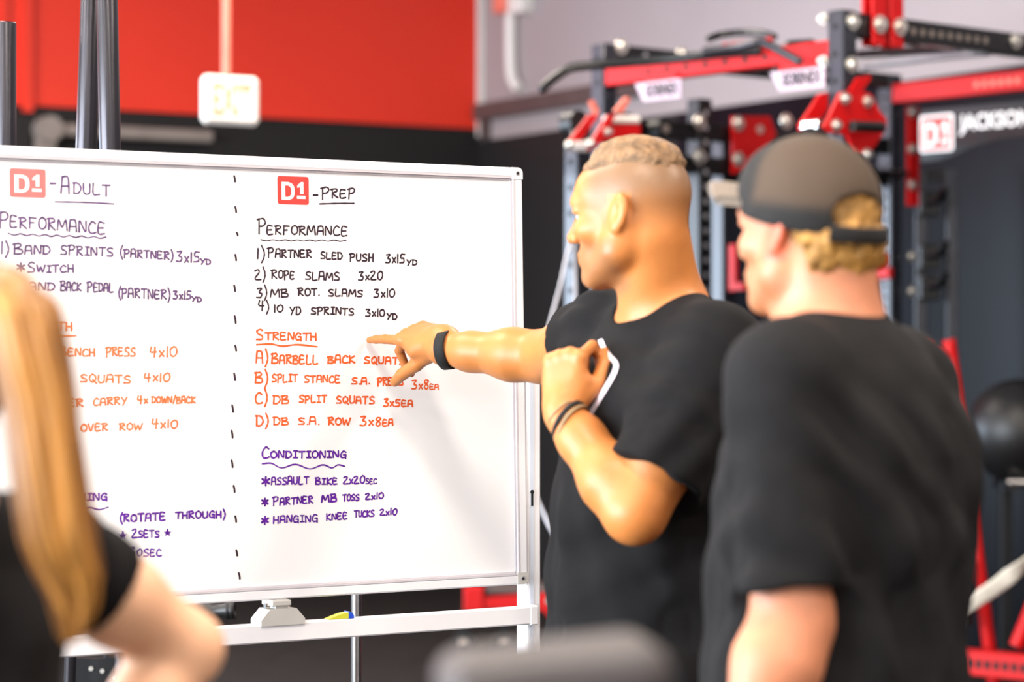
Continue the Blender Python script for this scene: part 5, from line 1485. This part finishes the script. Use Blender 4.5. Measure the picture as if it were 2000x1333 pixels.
# ------------------------------------------------------------------ the woman with the ponytail
def woman():
    F3 = unit([-.8, .6, 0]); R_ = np.array([F3[1], -F3[0], 0]); L = -R_
    SR = pt(88, 1068, 2.72); Mid = SR-R_*.165; SL = SR-R_*.33
    Mid = Mid+[0, 0, .0]; pel = np.array([Mid[0]+.005, Mid[1]+.02, .86])
    root = thing('person', tuple(W((pel[0], pel[1], 0))), 'woman with a long light-brown ponytail in a black top, hand on hip', 'person')
    hd = Head(pt(-128, 712, 2.60), F3+[0, 0, -.02], L, .97)
    neck0 = Mid+[0, 0, .035]
    rows = [(pel+[0, 0, -.05], .165, .115), (pel+[0, 0, .1], .135, .098), (pel+(Mid-pel)*.5, .125, .09), (Mid+[0, 0, -.19]+F3*.01, .142, .098),
            (Mid+[0, 0, -.09], .148, .088), (Mid+[0, 0, -.01], .115, .066)]
    rows = [(np.asarray(c, float), a, b) for c, a, b in rows]
    ER = pt(360, 1266, 2.85); WR = pel+R_*.155+F3*-.02+[0, 0, .07]
    EL = SL+L*.16+[0, .0, -.2]; WL = pel+L*.155-F3*.02+[0, 0, .07]
    F = Field(); trunk(F, L, rows, .035)
    for S in (SL, SR): F.ball(S+[0, 0, -.008], .05, .04)
    for S, sd in ((SL, 1), (SR, -1)): F.cone(neck0+L*sd*.02-F3*.015, S+(Mid-S)*.2+[0, 0, .01], .036, .038, .04)
    arm(F, SR, ER, WR, (.05, .051, .043, .042, .025)); arm(F, SL, EL, WL, (.05, .049, .042, .041, .025))
    F.cone(neck0+[0, 0, -.03], hd.p(-.02, 0, -.05), .052, .05, .03)
    legs(F, pel, F3, L, .05, r=(.085, .054, .04))
    hd.build(F, jaw=.92)
    for Wp, E_, sd in ((WR, ER, -1), (WL, EL, 1)):
        d = unit(unit(Wp-E_)+F3*.9+UP*-.5); Hh = Hand(Wp, d, UP*1.0, .88); nb = np.cross(Hh.d, Hh.s); bk = 1 if float(nb@(L*sd)) > 0 else -1
        Hh.build(F, [(10, 12, 8), (12, 14, 8), (14, 16, 8), (16, 18, 10)], [(.02, .03, -.01), (.045, .055, -.02), (.06, .08, -.02), (.07, .1, -.02)], bk)
    field_obj(F, (-1.05, 2.15, -.01), (-.2, 3.05, 1.72), .0038, 'body', SKIN3, root)
    hd.eyes(root)
    # hair drawn back over the skull into a high tail
    Hf = Field(); Hf.ell(hd.p(-.018, 0, .04), hd.R, np.array((.102, .083, .09))*hd.s, .02); Hf.ell(hd.p(-.03, 0, .01), hd.R, np.array((.085, .079, .08))*hd.s, .03)
    tie = hd.p(-.115, 0, .075); Hf.cone(hd.p(-.06, 0, .06), tie, .055, .03, .03)
    n1 = rnoise(31, 60); Hf.disp = lambda P: .0025*n1(P)
    Hf.clip = lambda P: (lambda q: np.maximum(q[:, 0]-.055-.3*(q[:, 2]-.06), -.06-q[:, 2]+.4*np.maximum(q[:, 0]+.02, 0))*hd.s)(hd.loc(P))
    scalp = field_obj(Hf, hd.c-.18, hd.c+.18, .0045, 'hair', M['hair_scalp'], root)
    # the tail: many strands sweeping over and down the back
    ctl = [(tie, .026, .026), (pt(8, 566, 2.50), .030, .032), (pt(38, 600, 2.47), .033, .034), (pt(55, 690, 2.46), .0335, .034), (pt(75, 790, 2.46), .033, .033), (pt(90, 914, 2.46), .033, .031), (pt(108, 1050, 2.465), .034, .028), (pt(130, 1125, 2.475), .031, .022), (pt(140, 1185, 2.48), .021, .015), (pt(132, 1255, 2.485), .006, .008)]
    cen = spline([c for c, _, _ in ctl], 5); rx = np.interp(np.arange(len(cen))/5.0, range(len(ctl)), [a for _, a, _ in ctl]); ry = np.interp(np.arange(len(cen))/5.0, range(len(ctl)), [b for _, _, b in ctl])
    rg = random.Random(5); Vs, Fs, st = [], [], []
    b = MB(WA); b.tube(cen, list(np.minimum(rx, ry)*.88), 16); st += [.55]*len(b.V)
    clump = [(rg.uniform(0, 1)**1.2, rg.uniform(.80, 1.0), rg.uniform(-.12, .12)) for _ in range(22)]
    for k in range(300):
        ci = k % 22; th = 2*PI*ci/22+rg.uniform(-.17, .17); rad = math.sqrt(rg.uniform(.5, 1.02)); n = len(cen)
        end = int(n*min(1.0, clump[ci][1]+rg.uniform(-.03, .03)))
        w = rg.uniform(.0022, .0046); sh = min(1, max(0, clump[ci][0]+rg.uniform(-.15, .15))); ph = ci*1.7; am = rg.uniform(.001, .004); fr_ = .12+.01*(ci % 7)
        pts = []; rr = []
        for i in range(max(6, end)):
            e = 1.0+0.10*math.sin(ph+fr_*i)
            x = math.cos(th+.02*i)*rad*rx[i]*e; y = math.sin(th+.02*i)*rad*ry[i]*e
            pts.append(cen[i]+np.array([x+am*math.sin(i*fr_+ph), y, 0]) if i > 4 else cen[i]+np.array([x*.8, y*.8, x*.5]))
            rr.append(w*min(1, (end-i+.6)/6.0))
        n0 = len(b.V); b.tube(pts, rr, 6); st += [sh]*(len(b.V)-n0)
    link_mesh('ponytail', WA(np.array(b.V)), b.F, [M['hair_long']], scalp, smooth=True, attrs={'streak': st})
    ring(tie+(ctl[1][0]-tie)*.22, ctl[1][0]-tie, UP, .0265, .0285, .016, .004, M['band_black'], scalp, 'hair_tie')
    # top
    S = Field(); pad = [.022, .02, .018, .014, .012, .011]
    trunk(S, L, [(rows[0][0]+np.array([0, 0, -.05]), .19, .138)]+[(c, a+p, b_+p) for (c, a, b_), p in zip(rows, pad)], .035)
    for S_ in (SL, SR): S.ball(S_+[0, 0, -.006], .06, .045)
    for S_, sd in ((SL, 1), (SR, -1)): S.cone(neck0+L*sd*.03-F3*.012-[0, 0, .01], S_+(Mid-S_)*.2+[0, 0, .012], .04, .046, .045)
    for a, e_, t in ((SR, ER, .40), (SL, EL, .40)):
        ax = unit(e_-a); e = a+(e_-a)*t
        S.put(lambda P, a=a, e_=e_, t=t, ax=ax, e=e: np.maximum(_cone(P, a, a+(e_-a)*(t+.25), .061, .066), (P-e)@ax), .025)
    S.cone(neck0+F3*.012, neck0+F3*.02+[0, 0, .16], .06, .07, .01, True)
    S.disp = folds([(L*.8+UP*.5, .08, .005, Mid+[0, 0, -.25]-F3*.1, .25), (R_, .05, .004, SR, .1)])
    S.clip = lambda P: .80-P[:, 2]
    field_obj(S, (-1.0, 2.1, .78), (-.2, 3.0, 1.45), .005, 't_shirt', M['cotton_dark'], root)
    T_ = Field(); trunk(T_, L, [(pel+np.array([0, 0, -.1]), .17, .125), (pel+np.array([0, 0, .04]), .155, .112)], .03); legs(T_, pel, F3, L, .05, r=(.085, .054, .04), pad=.012, foot=False)
    T_.clip = lambda P: np.maximum(.1-P[:, 2], P[:, 2]-.92)
    field_obj(T_, (-1.05, 2.1, .08), (-.2, 3.05, .96), .009, 'leggings', M['trouser'], root)
    shoes(root, pel, F3, L, .05)
woman()

# ------------------------------------------------------------------ dark padded headrest low in the foreground
GD = 1.82
gp = pt(1078, 1300, GD)
gw = W(gp); pd = thing('padded_bench', (gw[0], gw[1], 0), 'dark grey padded bench top out of focus at the bottom of the view', 'bench')
G = Field(); tl = math.radians(5)
gu = np.array([math.cos(tl), .12, math.sin(tl)]); gu = unit(gu); gR = np.stack(basis(gu, (0, 1, 0)), 1)
cg = gp+np.array([0, .05, -.016])
def _rb(P):
    q = np.abs((P-cg)@gR)-np.array([.088, .062, .026])+.024
    return np.sqrt((np.maximum(q, 0)**2).sum(1))+np.minimum(q.max(1), 0)-.024
G.put(_rb)
V, Q = G.mesh(cg-.16, cg+.16, .005); link_mesh('pad', WA(V), Q, M['pad'], pd, smooth=True)
b = MB(WA); b.box((cg[0], cg[1], cg[2]/2-.01), (.06, .06, cg[2]-.02), bev=.005); b.box((cg[0], cg[1], .02), (.5, .1, .04), bev=.005); b.box((cg[0], cg[1]-.05, .02), (.08, .5, .04), bev=.005); b.build('post', [BK], pd)
